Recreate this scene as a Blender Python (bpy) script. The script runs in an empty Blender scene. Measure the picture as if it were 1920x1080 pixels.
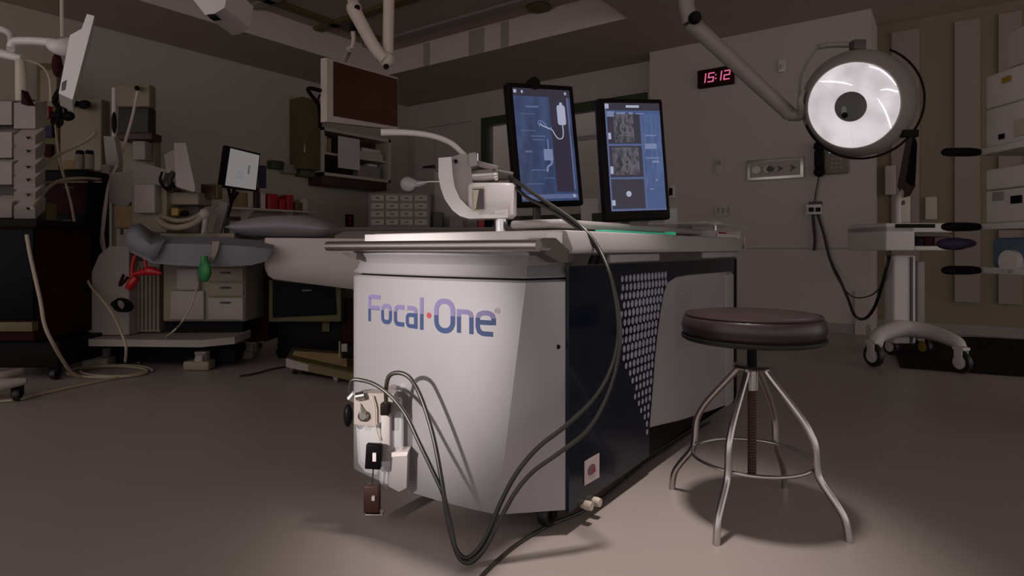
import bpy, bmesh, math, random
from mathutils import Vector, Matrix

SC = bpy.context.scene
COL = SC.collection
random.seed(7)

# ------------------------------------------------------------------ camera, world, lights, exposure
TH = math.radians(35.8)
CT, ST = math.cos(TH), math.sin(TH)
F, CX, HY, CZ = 1150.0, 960.0, 465.0, 0.8          # focal length (px), centre column, horizon row, eye height
RV = Vector((CT, ST, 0)); FV = Vector((-ST, CT, 0)); UP = Vector((0, 0, 1))

cam_d = bpy.data.cameras.new('camera')
cam = bpy.data.objects.new('camera', cam_d); COL.objects.link(cam)
cam.location = (0, 0, CZ)
cam.rotation_euler = (math.radians(90), 0, TH)
cam_d.sensor_width = 36; cam_d.lens = 36 * F / 1920.0
cam_d.shift_y = -(540 - HY) / 1920.0
cam_d.clip_start = 0.02
SC.camera = cam

W = bpy.data.worlds.new('world'); SC.world = W; W.use_nodes = True
bg = W.node_tree.nodes['Background']
bg.inputs[0].default_value = (0.90, 0.86, 0.86, 1); bg.inputs[1].default_value = 0.88

def light(name, kind, loc, aim, energy, color=(1, .93, .9), **kw):
    d = bpy.data.lights.new(name, kind); o = bpy.data.objects.new(name, d); COL.objects.link(o)
    o.location = loc
    o.rotation_euler = (Vector(aim) - Vector(loc)).to_track_quat('-Z', 'Y').to_euler()
    d.energy = energy; d.color = color
    for k, v in kw.items(): setattr(d, k, v)
    return o
# overhead procedure lamp beside the console, and one in front of it
light('procedure_lamp_light', 'SPOT', (-0.62, 1.62, 2.72), (-0.76, 1.52, 0), 240, spot_size=math.radians(42), spot_blend=1.0, shadow_soft_size=0.11)
light('front_lamp_light', 'SPOT', (-1.15, -1.5, 1.32), (-1.37, 1.32, 0.49), 640, spot_size=math.radians(19), spot_blend=0.85, shadow_soft_size=0.05)
light('ambient_fill_light', 'AREA', (-2.2, -1.6, 2.95), (-2.2, -1.0, 0), 16, (1, .95, .92), shape='RECTANGLE', size=4.0, size_y=2.4)  # added unseen area fill behind the camera, raises the room's ambient light
SC.view_settings.view_transform = 'Standard'; SC.view_settings.look = 'None'
SC.view_settings.gamma = 1; SC.view_settings.use_curve_mapping = False
SC.view_settings.exposure = 0.0

# ------------------------------------------------------------------ helpers
def P(px, py, d):
    "point seen at picture column/row, at distance d straight ahead"
    return RV * ((px - CX) / F * d) + FV * d + UP * (CZ - (py - HY) / F * d)
def PZ(px, py, z): return P(px, py, (CZ - z) * F / (py - HY))
def dB(px, b): x = (px - CX) / F; return b / (x * ST + CT)
def dA(px, a): x = (px - CX) / F; return a / (x * CT - ST)
def PB(px, py, b): return P(px, py, dB(px, b))
def PA(px, py, a): return P(px, py, dA(px, a))
def CV(x, d, z=0.0): return RV * x + FV * d + UP * z          # camera heading frame -> room
ROT = Matrix.Rotation(TH, 3, 'Z')
def RAY(px): return (RV * (px - CX) / F + FV).normalized()

_mats = {}
def lin(c):
    return tuple((v / 255 / 12.92) if v / 255 <= .04045 else ((v / 255 + .055) / 1.055) ** 2.4 for v in c)
def mat(name, col, rough=.5, metal=0, noise=.06, scale=6, emit=None, es=0, coat=0, alpha=1, trans=0, bump=0, spec=.5):
    if name in _mats: return _mats[name]
    m = bpy.data.materials.new(name); m.use_nodes = True
    nt = m.node_tree; b = nt.nodes['Principled BSDF']
    c = lin(col)
    tc = nt.nodes.new('ShaderNodeTexCoord')
    n = nt.nodes.new('ShaderNodeTexNoise'); n.inputs['Scale'].default_value = scale; n.inputs['Detail'].default_value = 4
    nt.links.new(tc.outputs['Object'], n.inputs['Vector'])
    r = nt.nodes.new('ShaderNodeMix'); r.data_type = 'RGBA'
    r.inputs[6].default_value = (*[max(0, v * (1 - noise * 2)) for v in c], 1)
    r.inputs[7].default_value = (*[min(1, v * (1 + noise * 2)) for v in c], 1)
    nt.links.new(n.outputs['Fac'], r.inputs[0]); nt.links.new(r.outputs[2], b.inputs['Base Color'])
    b.inputs['Roughness'].default_value = rough; b.inputs['Metallic'].default_value = metal
    b.inputs['Coat Weight'].default_value = coat; b.inputs['Alpha'].default_value = alpha
    b.inputs['Transmission Weight'].default_value = trans
    b.inputs['Specular IOR Level'].default_value = spec
    if bump:
        bp = nt.nodes.new('ShaderNodeBump'); bp.inputs['Strength'].default_value = bump; bp.inputs['Distance'].default_value = .01
        nt.links.new(n.outputs['Fac'], bp.inputs['Height']); nt.links.new(bp.outputs['Normal'], b.inputs['Normal'])
    if emit is not None:
        b.inputs['Emission Color'].default_value = (*lin(emit), 1); b.inputs['Emission Strength'].default_value = es
    _mats[name] = m
    return m

class MB:
    def __init__(s): s.bm = bmesh.new()
    def _faces(s, vs, fs):
        v = [s.bm.verts.new(p) for p in vs]
        for f in fs:
            try: s.bm.faces.new([v[i] for i in f])
            except ValueError: pass
        return v
    def box(s, c, size, rot=None, bev=0):
        t = bmesh.new(); bmesh.ops.create_cube(t, size=1)
        for v in t.verts: v.co = Vector((v.co.x * size[0], v.co.y * size[1], v.co.z * size[2]))
        if bev: bmesh.ops.bevel(t, geom=t.edges[:], offset=min(bev, min(size) * .49), segments=3, affect='EDGES', profile=.5)
        R = rot or Matrix.Identity(3)
        for v in t.verts: v.co = R @ v.co + Vector(c)
        s._merge(t); return s
    def _merge(s, t):
        mp = {v: s.bm.verts.new(v.co) for v in t.verts}
        for f in t.faces: s.bm.faces.new([mp[v] for v in f.verts])
        t.free()
    def span(s, p0, p1, bev=0):
        p0, p1 = Vector(p0), Vector(p1)
        return s.box((p0 + p1) / 2, [abs(v) for v in (p1 - p0)], None, bev)
    def cbox(s, x0, x1, d0, d1, z0, z1, bev=0):
        "box aligned with the camera heading"
        return s.box(CV((x0 + x1) / 2, (d0 + d1) / 2, (z0 + z1) / 2), (abs(x1 - x0), abs(d1 - d0), abs(z1 - z0)), ROT, bev)
    def pbox(s, px0, py0, px1, py1, d, dep, bev=0):
        "heading aligned box whose front face fills the given picture rectangle at distance d"
        return s.cbox((px0 - CX) / F * d, (px1 - CX) / F * d, d, d + dep, CZ - (py1 - HY) / F * d, CZ - (py0 - HY) / F * d, bev)
    def slab(s, a, b, c, d, t):
        "quad a b c d (seen anticlockwise from the front), thickened backwards"
        a, b, c, d = map(Vector, (a, b, c, d)); n = (b - a).cross(d - a).normalized() * -t
        s._faces([a, b, c, d, a + n, b + n, c + n, d + n], [(0, 1, 2, 3), (7, 6, 5, 4), (0, 4, 5, 1), (1, 5, 6, 2), (2, 6, 7, 3), (3, 7, 4, 0)])
        return s
    def prism(s, pts, vec):
        n = len(pts); vec = Vector(vec); pts = [Vector(p) for p in pts]
        s._faces(pts + [p + vec for p in pts], [tuple(range(n)), tuple(range(2 * n - 1, n - 1, -1))] + [(i, i + n, (i + 1) % n + n, (i + 1) % n) for i in range(n)])
        return s
    def loft(s, rings, caps=True, closed=True):
        n = len(rings[0]); vs = [Vector(p) for r in rings for p in r]; fs = []
        for k in range(len(rings) - 1):
            for i in range(n if closed else n - 1):
                j = (i + 1) % n
                fs.append((k * n + i, k * n + j, (k + 1) * n + j, (k + 1) * n + i))
        if caps: fs += [tuple(range(n - 1, -1, -1)), tuple(range((len(rings) - 1) * n, len(rings) * n))]
        s._faces(vs, fs); return s
    def tube(s, pts, r, seg=8, res=6, smooth=True, squash=None):
        pts = [Vector(p) for p in pts]
        rr = r if isinstance(r, (list, tuple)) else [r] * len(pts)
        if smooth and len(pts) > 2:
            q, qr = [], []
            for i in range(len(pts) - 1):
                p0 = pts[max(i - 1, 0)]; p1 = pts[i]; p2 = pts[i + 1]; p3 = pts[min(i + 2, len(pts) - 1)]
                for k in range(res):
                    t = k / res
                    q.append(.5 * ((2 * p1) + (p2 - p0) * t + (2 * p0 - 5 * p1 + 4 * p2 - p3) * t * t + (3 * p1 - p0 - 3 * p2 + p3) * t ** 3))
                    qr.append(rr[i] * (1 - t) + rr[i + 1] * t)
            q.append(pts[-1]); qr.append(rr[-1]); pts, rr = q, qr
        rings = []; nrm = None
        for i, p in enumerate(pts):
            t = (pts[min(i + 1, len(pts) - 1)] - pts[max(i - 1, 0)]).normalized()
            if nrm is None:
                nrm = t.cross(Vector((0, 0, 1)))
                if nrm.length < .1: nrm = t.cross(Vector((1, 0, 0)))
            nrm = (nrm - t * nrm.dot(t)).normalized(); bn = t.cross(nrm)
            rings.append([p + (nrm * math.cos(2 * math.pi * k / seg) + bn * math.sin(2 * math.pi * k / seg)) * rr[i] for k in range(seg)])
        return s.loft(rings)
    def cyl(s, p0, p1, r0, r1=None, seg=20): return s.tube([p0, p1], [r0, r0 if r1 is None else r1], seg, smooth=False)
    def lathe(s, prof, c, ax=(0, 0, 1), seg=40, caps=True):
        ax = Vector(ax).normalized(); u = ax.cross(Vector((0, 0, 1)))
        if u.length < .05: u = Vector((1, 0, 0))
        u.normalize(); v = ax.cross(u); c = Vector(c)
        return s.loft([[c + ax * z + (u * math.cos(2 * math.pi * k / seg) + v * math.sin(2 * math.pi * k / seg)) * max(r, 1e-4) for k in range(seg)] for r, z in prof], caps)
    def ring(s, c, ax, R, r, a0=0, a1=360, seg=48, ts=8, up=None):
        ax = Vector(ax).normalized(); u = (Vector(up) if up else Vector((0, 0, 1)))
        u = (u - ax * u.dot(ax))
        if u.length < .05: u = Vector((1, 0, 0))
        u.normalize(); v = ax.cross(u); c = Vector(c); full = a1 - a0 >= 360
        n = seg
        rings = []
        for i in range(n if full else n + 1):
            a = math.radians(a0 + (a1 - a0) * i / n); rd = u * math.cos(a) + v * math.sin(a)
            rings.append([c + rd * (R + r * math.cos(2 * math.pi * k / ts)) + ax * (r * math.sin(2 * math.pi * k / ts)) for k in range(ts)])
        if full: rings.append(rings[0]); s.loft(rings, False); bmesh.ops.remove_doubles(s.bm, verts=s.bm.verts[:], dist=1e-6)
        else: s.loft(rings)
        return s
    def sphere(s, c, r, sc=(1, 1, 1), rot=None, seg=20):
        t = bmesh.new(); bmesh.ops.create_uvsphere(t, u_segments=seg, v_segments=seg // 2, radius=r)
        R = rot or Matrix.Identity(3)
        for v in t.verts: v.co = R @ Vector((v.co.x * sc[0], v.co.y * sc[1], v.co.z * sc[2])) + Vector(c)
        s._merge(t); return s
    def build(s, name, m, parent=None, label=None, cat=None, group=None, kind=None, sharp=38, local=False):
        me = bpy.data.meshes.new(name)
        bmesh.ops.recalc_face_normals(s.bm, faces=s.bm.faces[:])
        off = Vector((0, 0, 0))
        if parent is not None and not local:
            q = parent
            while q: off += q.location; q = q.parent
        elif parent is None:
            xs = [v.co for v in s.bm.verts]
            off = Vector(((min(v.x for v in xs) + max(v.x for v in xs)) / 2, (min(v.y for v in xs) + max(v.y for v in xs)) / 2, min(v.z for v in xs)))
        for v in s.bm.verts: v.co -= off
        s.bm.to_mesh(me); s.bm.free()
        me.shade_smooth(); me.set_sharp_from_angle(angle=math.radians(sharp))
        me.materials.append(m)
        o = bpy.data.objects.new(name, me); COL.objects.link(o)
        if parent is not None: o.parent = parent
        else: o.location = off
        if label: o['label'] = label
        if cat: o['category'] = cat
        if group: o['group'] = group
        if kind: o['kind'] = kind
        return o

def thing(name, label, cat, loc, group=None, rz=0):
    o = bpy.data.objects.new(name, None); COL.objects.link(o)
    o.location = loc; o.rotation_euler = (0, 0, rz); o.empty_display_size = .05
    o['label'] = label; o['category'] = cat
    if group: o['group'] = group
    return o
def struct(name, mb, m): return mb.build(name, m, kind='structure')
def text_mesh(s, size, ext=.0005):
    cu = bpy.data.curves.new('t', 'FONT'); cu.body = s; cu.size = size; cu.extrude = ext; cu.align_x = 'CENTER'; cu.align_y = 'CENTER'
    o = bpy.data.objects.new('t', cu); me = bpy.data.meshes.new_from_object(o)
    bpy.data.objects.remove(o); return me

# ------------------------------------------------------------------ materials
M_wall = mat('wall_paint', (184, 170, 162), .75, noise=.03, scale=2)
M_wallG = mat('left_wall_paint', (176, 163, 150), .75, noise=.03, scale=2)
M_wallR = mat('right_wall_paint', (132, 118, 96), .75, noise=.03, scale=2)
M_panelR = mat('right_wall_panel', (150, 133, 122), .7, noise=.03)
M_band = mat('soffit_paint', (205, 188, 178), .7, noise=.02)
M_ceil = mat('ceiling_paint', (168, 150, 136), .8, noise=.05, scale=3)
M_white = mat('white_enamel', (214, 206, 205), .33, noise=.015, scale=3, coat=.15)
M_front = mat('satin_white_panel', (158, 153, 155), .33, .45, noise=.012, scale=3)
M_deck = mat('console_deck', (158, 150, 147), .42, noise=.03)
M_white2 = mat('white_plastic', (205, 194, 190), .45, noise=.03)
M_cream = mat('cream_plastic', (190, 176, 160), .5, noise=.04)
M_grey = mat('grey_plastic', (140, 130, 124), .5, noise=.04)
M_dgrey = mat('dark_grey_plastic', (74, 66, 60), .5, noise=.05)
M_metal = mat('brushed_steel', (190, 182, 178), .28, 1, noise=.05, scale=20)
M_chrome = mat('chrome', (215, 210, 208), .14, 1, noise=.02)
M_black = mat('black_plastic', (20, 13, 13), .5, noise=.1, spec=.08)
M_blackg = mat('black_gloss', (13, 10, 12), .4, noise=.05, spec=.06)
M_rubber = mat('black_rubber', (26, 22, 20), .45, noise=.1)
M_wine = mat('dark_red_drawer', (48, 14, 16), .6, noise=.3, scale=5, spec=.08)
M_red = mat('red_plastic', (170, 14, 24), .4, noise=.1)
M_olive = mat('olive_laminate', (94, 82, 46), .6, noise=.12, scale=4)
M_tan = mat('tan_cardboard', (140, 116, 80), .8, noise=.2, scale=9)
M_brown = mat('brown_box', (62, 30, 20), .5, noise=.2)
M_navy = mat('navy_side_gloss', (16, 22, 36), .16, noise=.1, scale=3, coat=.12, spec=.3)
M_greyp = mat('grey_side_panel', (150, 142, 140), .5, noise=.02)
M_blue = mat('blue_cloth', (122, 118, 124), .85, noise=.06, scale=5, bump=.3)
M_pillow = mat('pillow_cloth', (146, 138, 142), .85, noise=.05, scale=5, bump=.3)
M_sheet = mat('white_sheet', (205, 190, 184), .85, noise=.03, scale=3, bump=.2)
M_green = mat('green_bag', (40, 120, 62), .5, noise=.15)
M_gframe = mat('green_window_frame', (52, 62, 34), .5, noise=.1)
M_teal = mat('teal_bag', (84, 104, 120), .7, noise=.1)
M_yellow = mat('yellow_plastic', (150, 120, 40), .5, noise=.1)
M_purple = mat('purple_cloth', (50, 38, 66), .8, noise=.1)
M_cable = mat('black_cable', (40, 36, 30), .38, noise=.15, scale=30)
M_tcable = mat('tan_cable', (168, 152, 130), .5, noise=.1)
M_wood = mat('tv_veneer', (80, 40, 24), .35, noise=.35, scale=1.6)
M_arm = mat('lamp_arm_grey', (140, 128, 120), .5, noise=.04)
M_clear = mat('clear_plastic', (200, 198, 198), .2, noise=.02, alpha=.38, spec=.7)
M_seat = mat('black_vinyl', (52, 38, 37), .34, noise=.1, scale=12, coat=.05, spec=.4)
M_seatb = mat('black_vinyl_band', (16, 12, 12), .6, noise=.1)
M_mat = mat('black_floor_mat', (28, 17, 16), .8, noise=.2, spec=.1)
def emat(name, col, s=.8):
    return mat(name, (10, 10, 12), .4, emit=col, es=s)

M_bandshade = mat('band_shadow_stripe', (158, 144, 134), .7)  # darker tone for the shadow stripes painted on the soffit band
# ------------------------------------------------------------------ setting
LW, BW, BUMP, CW = -6.9, 6.8, 6.5, 7.06
def floor_material():
    m = mat('vinyl_floor', (155, 142, 136), .34, noise=.05, scale=1.3)
    nt = m.node_tree; b = nt.nodes['Principled BSDF']
    tc = nt.nodes.new('ShaderNodeTexCoord'); n = nt.nodes.new('ShaderNodeTexNoise'); n.inputs['Scale'].default_value = 3.0; n.inputs['Detail'].default_value = 6
    mr = nt.nodes.new('ShaderNodeMapRange'); mr.inputs[3].default_value = .28; mr.inputs[4].default_value = .48
    nt.links.new(tc.outputs['Object'], n.inputs['Vector']); nt.links.new(n.outputs['Fac'], mr.inputs[0]); nt.links.new(mr.outputs[0], b.inputs['Roughness'])
    return m
struct('floor', MB().span((-8, -3, -.1), (5, 9.5, 0)), floor_material())
struct('wall_left', MB().span((LW - .15, -3, 0), (LW, BW, 3.45)), M_wallG)
# back wall with the opening of the green framed window
wx0 = PB(905, 222, BW).x; wx1 = PB(1214, 180, BW).x
WZ0, WZ1 = 1.12, 2.63
bump_x0 = PB(1218, 200, BUMP).x; bump_x1 = PB(1633, 200, BUMP).x
w = MB()
w.span((LW - .15, BW, 0), (wx0, BW + .12, 3.2)); w.span((wx1, BW, 0), (bump_x0 + .05, BW + .12, 3.2))
w.span((wx0, BW, 0), (wx1, BW + .12, WZ0)); w.span((wx0, BW, WZ1), (wx1, BW + .12, 3.2))
struct('wall_back', w, M_wall)
struct('wall_projecting', MB().span((bump_x0, BUMP, 0), (bump_x1, CW + .1, 3.2)), M_wall)
struct('wall_right', MB().span((bump_x1, CW, 0), (4.2, CW + .12, 3.2)), M_wallR)
struct('wall_beyond_window', MB().span((wx0 - 1.5, BW + 1.3, 0), (wx1 + 1.5, BW + 1.4, 3.2)), M_wall)
struct('baseboard_back', MB().span((bump_x0, BUMP - .012, 0), (bump_x1, BUMP, .09)), M_grey)
struct('baseboard_right', MB().span((bump_x1, CW - .012, 0), (4.2, CW, .09)), M_grey)
# raised tray ceiling over the table, low ceiling round it
TA0, TA1, TB1, LZ, TZ = -5.87, -2.54, 5.41, 3.0, 3.29
struct('ceiling_low_back', MB().span((LW, TB1, LZ), (5, CW + .2, LZ + .06)), M_ceil)
struct('ceiling_low_left', MB().span((LW, -3, LZ), (TA0, TB1, LZ + .06)), M_ceil)
struct('ceiling_low_right', MB().span((TA1, -3, LZ), (5, TB1, LZ + .06)), M_ceil)
struct('ceiling', MB().span((TA0 - .1, -3, TZ), (TA1 + .1, TB1 + .1, TZ + .06)), M_ceil)
tr = MB(); tr.span((TA0, TB1 - .012, LZ - .002), (TA1, TB1 + .0, TZ)); struct('trim_1', tr, M_band)
struct('trim_2', MB().span((TA0, -3, LZ - .002), (TA0 + .012, TB1 - .012, TZ)), M_band)
struct('trim_3', MB().span((TA1 - .012, -3, LZ - .002), (TA1, TB1 - .012, TZ)), M_band)
# running rails on the raised ceiling
for k, (x0, x1, y) in enumerate([(TA0, TA1, 5.05), (TA0, TA1, 4.35), (TA0, TA1, 3.55)]):
    struct('trim_%d' % (4 + k), MB().span((x0, y - .06, TZ - .035), (x1, y + .06, TZ), .01), M_olive if k == 1 else M_grey)
for k, x in enumerate((-5.55, -4.9)):
    struct('trim_%d' % (7 + k), MB().span((x - .06, -2, TZ - .035), (x + .06, 3.3 if k else 5.0, TZ), .01), M_olive)
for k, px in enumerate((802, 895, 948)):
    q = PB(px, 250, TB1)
    struct('trim_%d' % (9 + k), MB().span((q.x - (.05 if k != 1 else .11), TB1 - .024, LZ + .002), (q.x + (.05 if k != 1 else .11), TB1 - .012, TZ - .02)), M_bandshade)  # thin plates stand in for shadow stripes on the band
c = PZ(1010, 12, TZ)
r = MB(); r.lathe([(.12, TZ - .03), (.13, TZ - .015), (.13, TZ)], (c.x, c.y, 0))
r.build('ceiling_speaker', M_olive, label='small round olive fitting on the raised ceiling', cat='ceiling fitting')

# window
wn = MB(); fw = .11
wn.span((wx0, BW - .04, WZ0), (wx0 + fw, BW + .1, WZ1)); wn.span((wx1 - fw, BW - .04, WZ0), (wx1, BW + .1, WZ1))
wn.span((wx0 + fw, BW - .04, WZ1 - fw), (wx1 - fw, BW + .1, WZ1)); wn.span((wx0 + fw, BW - .04, WZ0), (wx1 - fw, BW + .1, WZ0 + fw))
wn.span((-1.72, BW - .02, WZ0 + fw), (-1.64, BW + .08, WZ1 - fw))
win = wn.build('window_1', M_gframe, kind='structure')
MB().span((wx0 + fw, BW + .02, WZ0 + fw), (wx1 - fw, BW + .028, WZ1 - fw)).build('pane', mat('window_glass', (150, 150, 145), .1, alpha=.35), win)
MB().span((wx0 + .3, BW + .2, 2.2), (wx1 - .1, BW + .26, 2.26), .01).build('blind_rail', M_white2, win)
# door in the back wall
dx0, dx1 = PB(778, 300, BW).x, PB(893, 300, BW).x
dd = MB(); dd.span((dx0, BW - .03, 0.01), (dx0 + .06, BW, 2.62)); dd.span((dx1 - .06, BW - .03, 0.01), (dx1, BW, 2.62)); dd.span((dx0, BW - .03, 2.62), (dx1, BW, 2.68))
door = dd.build('door_1', M_wall, kind='structure')
mid = PB(817, 300, BW).x
MB().span((dx0 + .06, BW - .012, .02), (mid - .006, BW, 2.61)).build('door_leaf', M_wall, door)
MB().span((mid + .006, BW - .012, .02), (dx1 - .06, BW, 2.61)).build('door_leaf', M_wall, door)
h = PB(812, 313, BW - .02)
MB().cyl(h, h + Vector((0, -.07, 0)), .02).cyl(h + Vector((0, -.07, 0)), h + Vector((-.14, -.07, 0)), .013).build('door_handle', M_black, door)

# ------------------------------------------------------------------ the console
HW = .43; CA = -1.31
HWL = .325
def tcrease(z): return .727 + (max(.07, min(.80, z)) - .2) * .30
def front(a, z=.56):
    t = min(1.0, abs(a - CA) / HW); tc = tcrease(z) if a > CA else 2
    f = lambda u: 1.31 + .06 * u * u
    return f(t) if t <= tc else f(tc) + (1.473 - f(tc)) * (t - tc) / (1 - tc)
AR, AL, BB = CA + HW, CA - HWL, 3.09
con = thing('ultrasound_treatment_console', 'large white wheeled console with blue lettering on its curved front', 'medical console', (CA, 2.2, 0))
def outline(z, ins=0.0, bb=BB):
    pts = []
    tc = tcrease(z)
    tl_ = -HWL / HW
    for dx_, dy_ in ((0, .03), (.004, .012), (.012, .004)):
        pts.append(Vector((AL + abs(ins) + dx_, front(AL, z) + ins + dy_, z)))
    ts = [tl_ + .06 + (tc - tl_ - .06) * i / 32 for i in range(33)] + [tc + (1 - tc) * i / 5 for i in range(1, 6)]
    for t in ts:
        pts.append(Vector((CA + t * (HW - abs(ins)), front(CA + t * HW, z) + ins, z)))
    pts += [Vector((AR - abs(ins), bb, z)), Vector((AL + abs(ins), bb, z))]
    return pts
MB().loft([outline(.066, .01), outline(.07)] + [outline(.07 + .636 * k / 8) for k in range(1, 9)] + [outline(.712, .006)]).build('front_body', M_front, con, 'white curved lower body', sharp=24)
MB().loft([outline(.7, .02), outline(.73, .02)]).build('seam_gasket', M_black, con)
MB().loft([outline(.718, .003), outline(.722), outline(.734, .008), outline(.752, .016), outline(.768, .010), outline(.780, .0), outline(.80, -.004)]).build('upper_apron', M_front, con, sharp=24)

# front slab and rail
MB().prism([(-1.54, 1.325, .80), (AR - .045, 1.325, .80), (AR - .0, 1.38, .80), (AR, 1.5, .80), (AL + .06, 1.5, .80)], (0, 0, .043)).build('front_shelf', M_white, con)
ra0 = PB(615, 462, 1.285).x; ra1 = PB(1010, 462, 1.285).x
rl = MB()
rl.tube([(ra0, 1.285, .806), (ra1, 1.285, .806)], .0155, 16, smooth=False)
rl.span((ra0 + .02, 1.285, .794), (ra1, 1.34, .800))
rail = rl.build('front_rail', M_metal, con, 'polished steel rail')
MB().prism([PB(640, 474, 1.3), PB(668, 474, 1.3), PB(668, 487, 1.3), PB(656, 483, 1.3)], (0, .03, 0)).build('rail_bracket', M_dgrey, con)
# dark cheek closing the right end of rail and shelf
ck = [PA(px, py, AR + .02) for px, py in ((1010, 450), (1018, 446), (1042, 446), (1078, 480), (1071, 492), (1050, 492), (1020, 475), (1011, 473))]
MB().prism(ck, (-.04, 0, 0)).build('end_cheek', M_dgrey, con, 'dark grey angled end cap')

# rear deck
dk = MB()
def dring(z, o, b0=1.46): return [Vector(p) for p in ((AL - .01, b0, z), (AR + o, b0, z), (AR + o, BB + .02, z), (AL - .01, BB + .02, z))]
dk.loft([dring(.782, .012), dring(.786, .03), dring(.80, .032), dring(.846, .012), dring(.85, .004)])
dk.build('rear_deck', M_deck, con)
# recess under deck
rc = MB(); rc.span((AR - .02, 1.5, .746), (AR + .006, BB, .782)); rc.build('deck_recess', M_dgrey, con)
for p0, p1 in ((1104, 1114), (1117, 1128)):
    a = PA(p0, 480, AR + .01); b_ = PA(p1, 480, AR + .01)
    MB().prism([(AR + .008, a.y, .752), (AR + .008, b_.y, .752), (AR + .008, b_.y + .02, .778), (AR + .008, a.y + .02, .778)], (.006, 0, 0)).build('vent_slot', M_black, con)
a = PA(1135, 480, AR); b_ = PA(1228, 480, AR)
MB().span((AR, a.y, .754), (AR + .018, b_.y, .780), .003).build('drawer_front', M_deck, con)
a = PA(1312, 480, AR); 
MB().span((AR, a.y, .756), (AR + .018, BB, .782), .003).build('drawer_front', M_deck, con)
# upper tray
UZ0, UZ1 = .862, .890
MB().span((-1.18, 1.62, UZ0), (AR - .10, 3.12, UZ1), .012).build('upper_tray', M_deck, con)
for q in ((AR - .2, 1.75), (AR - .2, 2.9), (-1.1, 1.75), (-1.1, 2.9)):
    MB().cyl((q[0], q[1], .845), (q[0], q[1], UZ0 + .005), .03).build('tray_foot', M_grey, con)
g0 = PA(1128, 437, AR - .06); g1 = PA(1256, 437, AR - .06)
MB().span((AR - .085, g0.y, .850), (AR - .05, g1.y, .860), .003).build('status_light', mat('green_glow', (70, 150, 125), .2, emit=(40, 150, 115), es=.42), con, 'green glowing light strip')
MB().span((AR - .085, g1.y, .848), (AR - .045, g1.y + .03, .866), .003).build('light_strip_end', mat('green_glow_end', (70, 150, 125), .2, emit=(60, 200, 150), es=.3), con)

# side panels (plane a = AR)
X0 = AR + .001
def side(pts, off): return [Vector((AR + off, p.y, p.z)) for p in (PA(px, py, AR) for px, py in pts)]
curve = [(1358, 509), (1320, 512), (1285, 515), (1263, 519), (1248, 529), (1240, 549), (1234, 581), (1229, 617), (1224, 661), (1218, 740), (1213, 800), (1212, 855)]
navy = [Vector((AR, 1.477, .062)), Vector((AR, 1.477, .749)), Vector((AR, BB, .749))] + [Vector((AR, BB, .684))] + side(curve, 0)
MB().prism(navy, (.010, 0, 0)).build('navy_side_panel', M_navy, con, 'glossy navy blue side panel')
gp = side(curve[:-1], 0); gp = [p + Vector((0, .004, -.003)) for p in gp]
gp += [Vector((AR, PA(1273, 787, AR).y, .125)), Vector((AR, PA(1357, 760, AR).y, .06))]
MB().prism(gp, (.006, 0, 0)).build('grey_side_panel', M_greyp, con)
b1 = PA(1357, 700, AR).y
MB().span((AR, b1 + .008, .05), (AR + .008, BB - .03, .675), .004).build('rear_side_strip', M_deck, con)
MB().span((AR - .01, BB - .022, .04), (AR + .014, BB, .749), .003).build('rear_corner_frame', M_black, con)
MB().span((AL, BB, .1), (AR, BB + .01, .75)).build('rear_panel', M_dgrey, con)
# grille of fine slots at the top of the grey panel
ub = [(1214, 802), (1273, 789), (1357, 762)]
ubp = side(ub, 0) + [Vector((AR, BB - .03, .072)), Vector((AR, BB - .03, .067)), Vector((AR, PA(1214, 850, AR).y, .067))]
MB().prism(ubp, (.004, 0, 0)).build('open_gap_shade', M_black, con)  # black sheet painting the shade of the open space below the panel
gr = MB()
yb0 = PA(1262, 600, AR).y; yb1 = PA(1296, 600, AR).y
for k in range(26): gr.span((AR + .004, yb0 + .02, .665 - k * .0105), (AR + .0072, yb1, .662 - k * .0105))
gr.build('vent_grille', M_grey, con)
# light dots printed on the navy panel
dots = MB()
edge = [(p.z, p.y) for p in side(curve, 0)]
def edge_b(z):
    e = sorted(edge)
    for (z0, y0), (z1, y1) in zip(e, e[1:]):
        if z0 <= z <= z1 and z1 > z0: return y0 + (y1 - y0) * (z - z0) / (z1 - z0)
    return e[0][1]
bl = PA(1158, 520, AR).y
for row in range(20):
    z = .700 - row * .0285
    fade = max(0, (row - 8) / 12.0)
    eb = edge_b(min(z, .672)) - .022
    n = 0; y = eb - (.0 if row % 2 else .006)
    while y > bl + fade * .22:
        left = (y - bl) / max(.01, (eb - bl))
        rad = .0128 * min(1, .80 + left * .5) * (1 - .6 * fade * (1 - left) - .25 * fade)
        if not (1172 < 0):
            dots._faces([(AR + .0106, y + rad * .95 * math.cos(t * math.pi / 6), z + rad * 1.05 * math.sin(t * math.pi / 6)) for t in range(12)], [tuple(range(12))])
        y -= .0305
dots.build('dot_pattern', mat('dot_print', (150, 145, 165), .5), con, 'pale grey printed dots')
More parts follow.
